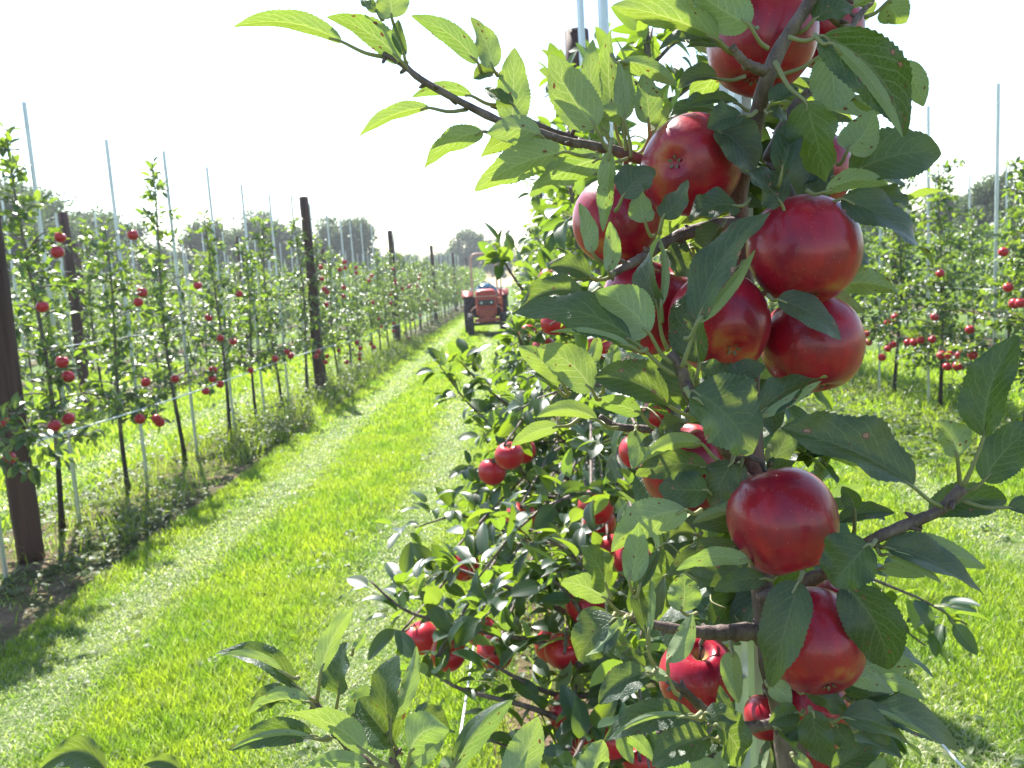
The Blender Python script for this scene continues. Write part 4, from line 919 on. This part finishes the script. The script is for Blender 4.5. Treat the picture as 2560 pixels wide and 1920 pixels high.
for k, (area, B, ax, n, L, Wm, fold, c, bow, pe, d, ax0) in enumerate(items):
    mb = MB() if k < 100 else rest; base = B - HO
    org = HO + base; rn = rl.random()
    leaves(mb, base, ax, n, L, Wm, fold, c, rn, 8, 63, bow, .1, .02 + .06 * rl.random(), 0, .55 * rl.normal())
    st = (P(pe[0], pe[1], d + .012) - HO) if pe else base - ax0 * L * .22 + (HO + base - CAM) * .02
    mid = (st + base) / 2 + n * .0015 - np.array([0, 0, .003]); tip = base + ax * L * .12 + n * .0002
    add_tube(mb, smooth_path([st, mid, base, tip], 4), np.linspace(.0017, .0008, 13), 6, 1)
    if k < 100: mb.obj('leaf', [M_leaf, M_stalk], HT)
# the top of the tree, above the photograph's edge, unseen, set to shade the upper right leaves
N = 60; zt = rl.random(N); pb = np.stack([.34 + .08 * rl.normal(size=N), .62 + .1 * rl.normal(size=N), 1.93 + .42 * zt], 1) - HO; dd = norm(rl.normal(size=(N, 3)) + np.array([.2, 0, .3])); L = .06 + .03 * rl.random(N)
for px, py, dp, tt in ((1815, 170, .53, .3), (1850, 260, .53, .34), (1900, 360, .57, .42)):  # leaf clusters added on the sun's path to shade single leaves below
    pb = np.concatenate([pb, P(px, py, dp) + SD * tt - HO + .045 * rl.normal(size=(22, 3))]); dd = np.concatenate([dd, norm(rl.normal(size=(22, 3)))]); L = np.concatenate([L, .06 + .03 * rl.random(22)])
N = len(pb); leaves(rest, pb, dd, np.array([0, 0, 1.0]) + .5 * rl.normal(size=(N, 3)), L, L * .58, .25, .6, rl.random(N), 4, 14, 0.0, .08, .03)
# leaves deeper inside the crown
N = 170; y = rl.random(N) * 1780 - 60; x = 1640 + 115 * rl.normal(size=N) + np.where(y > 1250, 20, -25); dp = .7 + .16 * rl.random(N)
pb = np.array([P(a, b, c) for a, b, c in zip(x, y, dp)]) - HO; dd = norm(rl.normal(size=(N, 3)) * np.array([1, .7, .8]) + np.array([0, 0, -.1])); L = .055 + .03 * rl.random(N)
leaves(rest, pb, dd, np.array([0, -.2, 1.0]) + .6 * rl.normal(size=(N, 3)), L, L * .55, .2 + .3 * rl.random(N), .3 + .6 * rl.random(N), rl.random(N), 6, 24, 0.0, .08, .03)
for a, q, l in zip(pb, dd, L):
    st = np.interp(a[2], [0, 1.2, 1.7, 2], [0, .0, -.02, .0]); add_tube(rest, smooth_path([np.array([st * .4, .0, a[2] - .02]) * .25 + a * .75, a * .9 + np.array([0, 0, a[2] * .1]) - q * l * .1, a], 3), .0009, 5, 1)
tag(rest.obj('foliage', [M_leaf, M_stalk], HT), kind='stuff')
q = P(1580, 240, .75); stake(q[0] + .004, q[1], 'galvanised stake directly behind the stem of the laden apple tree', None, 3.0)


# ------------------------------------------------------------------ hazy air
hz = NT('hazy_air'); vo = hz.t.nodes.new('ShaderNodeVolumePrincipled'); vo.inputs['Color'].default_value = (.88, .94, 1, 1); vo.inputs['Density'].default_value = .0009; vo.inputs['Anisotropy'].default_value = .3
ho = hz.t.nodes.new('ShaderNodeOutputMaterial'); hz.t.links.new(vo.outputs[0], ho.inputs['Volume'])
mb = MB(); c = np.array([[x, y, z] for z in (-1.0, 16) for y in (-20.0, 175) for x in (-110.0, 110)]); mb.add(c, [[0, 2, 3, 1], [4, 5, 7, 6], [0, 1, 5, 4], [2, 6, 7, 3], [0, 4, 6, 2], [1, 3, 7, 5]])
tag(mb.obj('haze', [hz.m], smooth=False), kind='stuff')
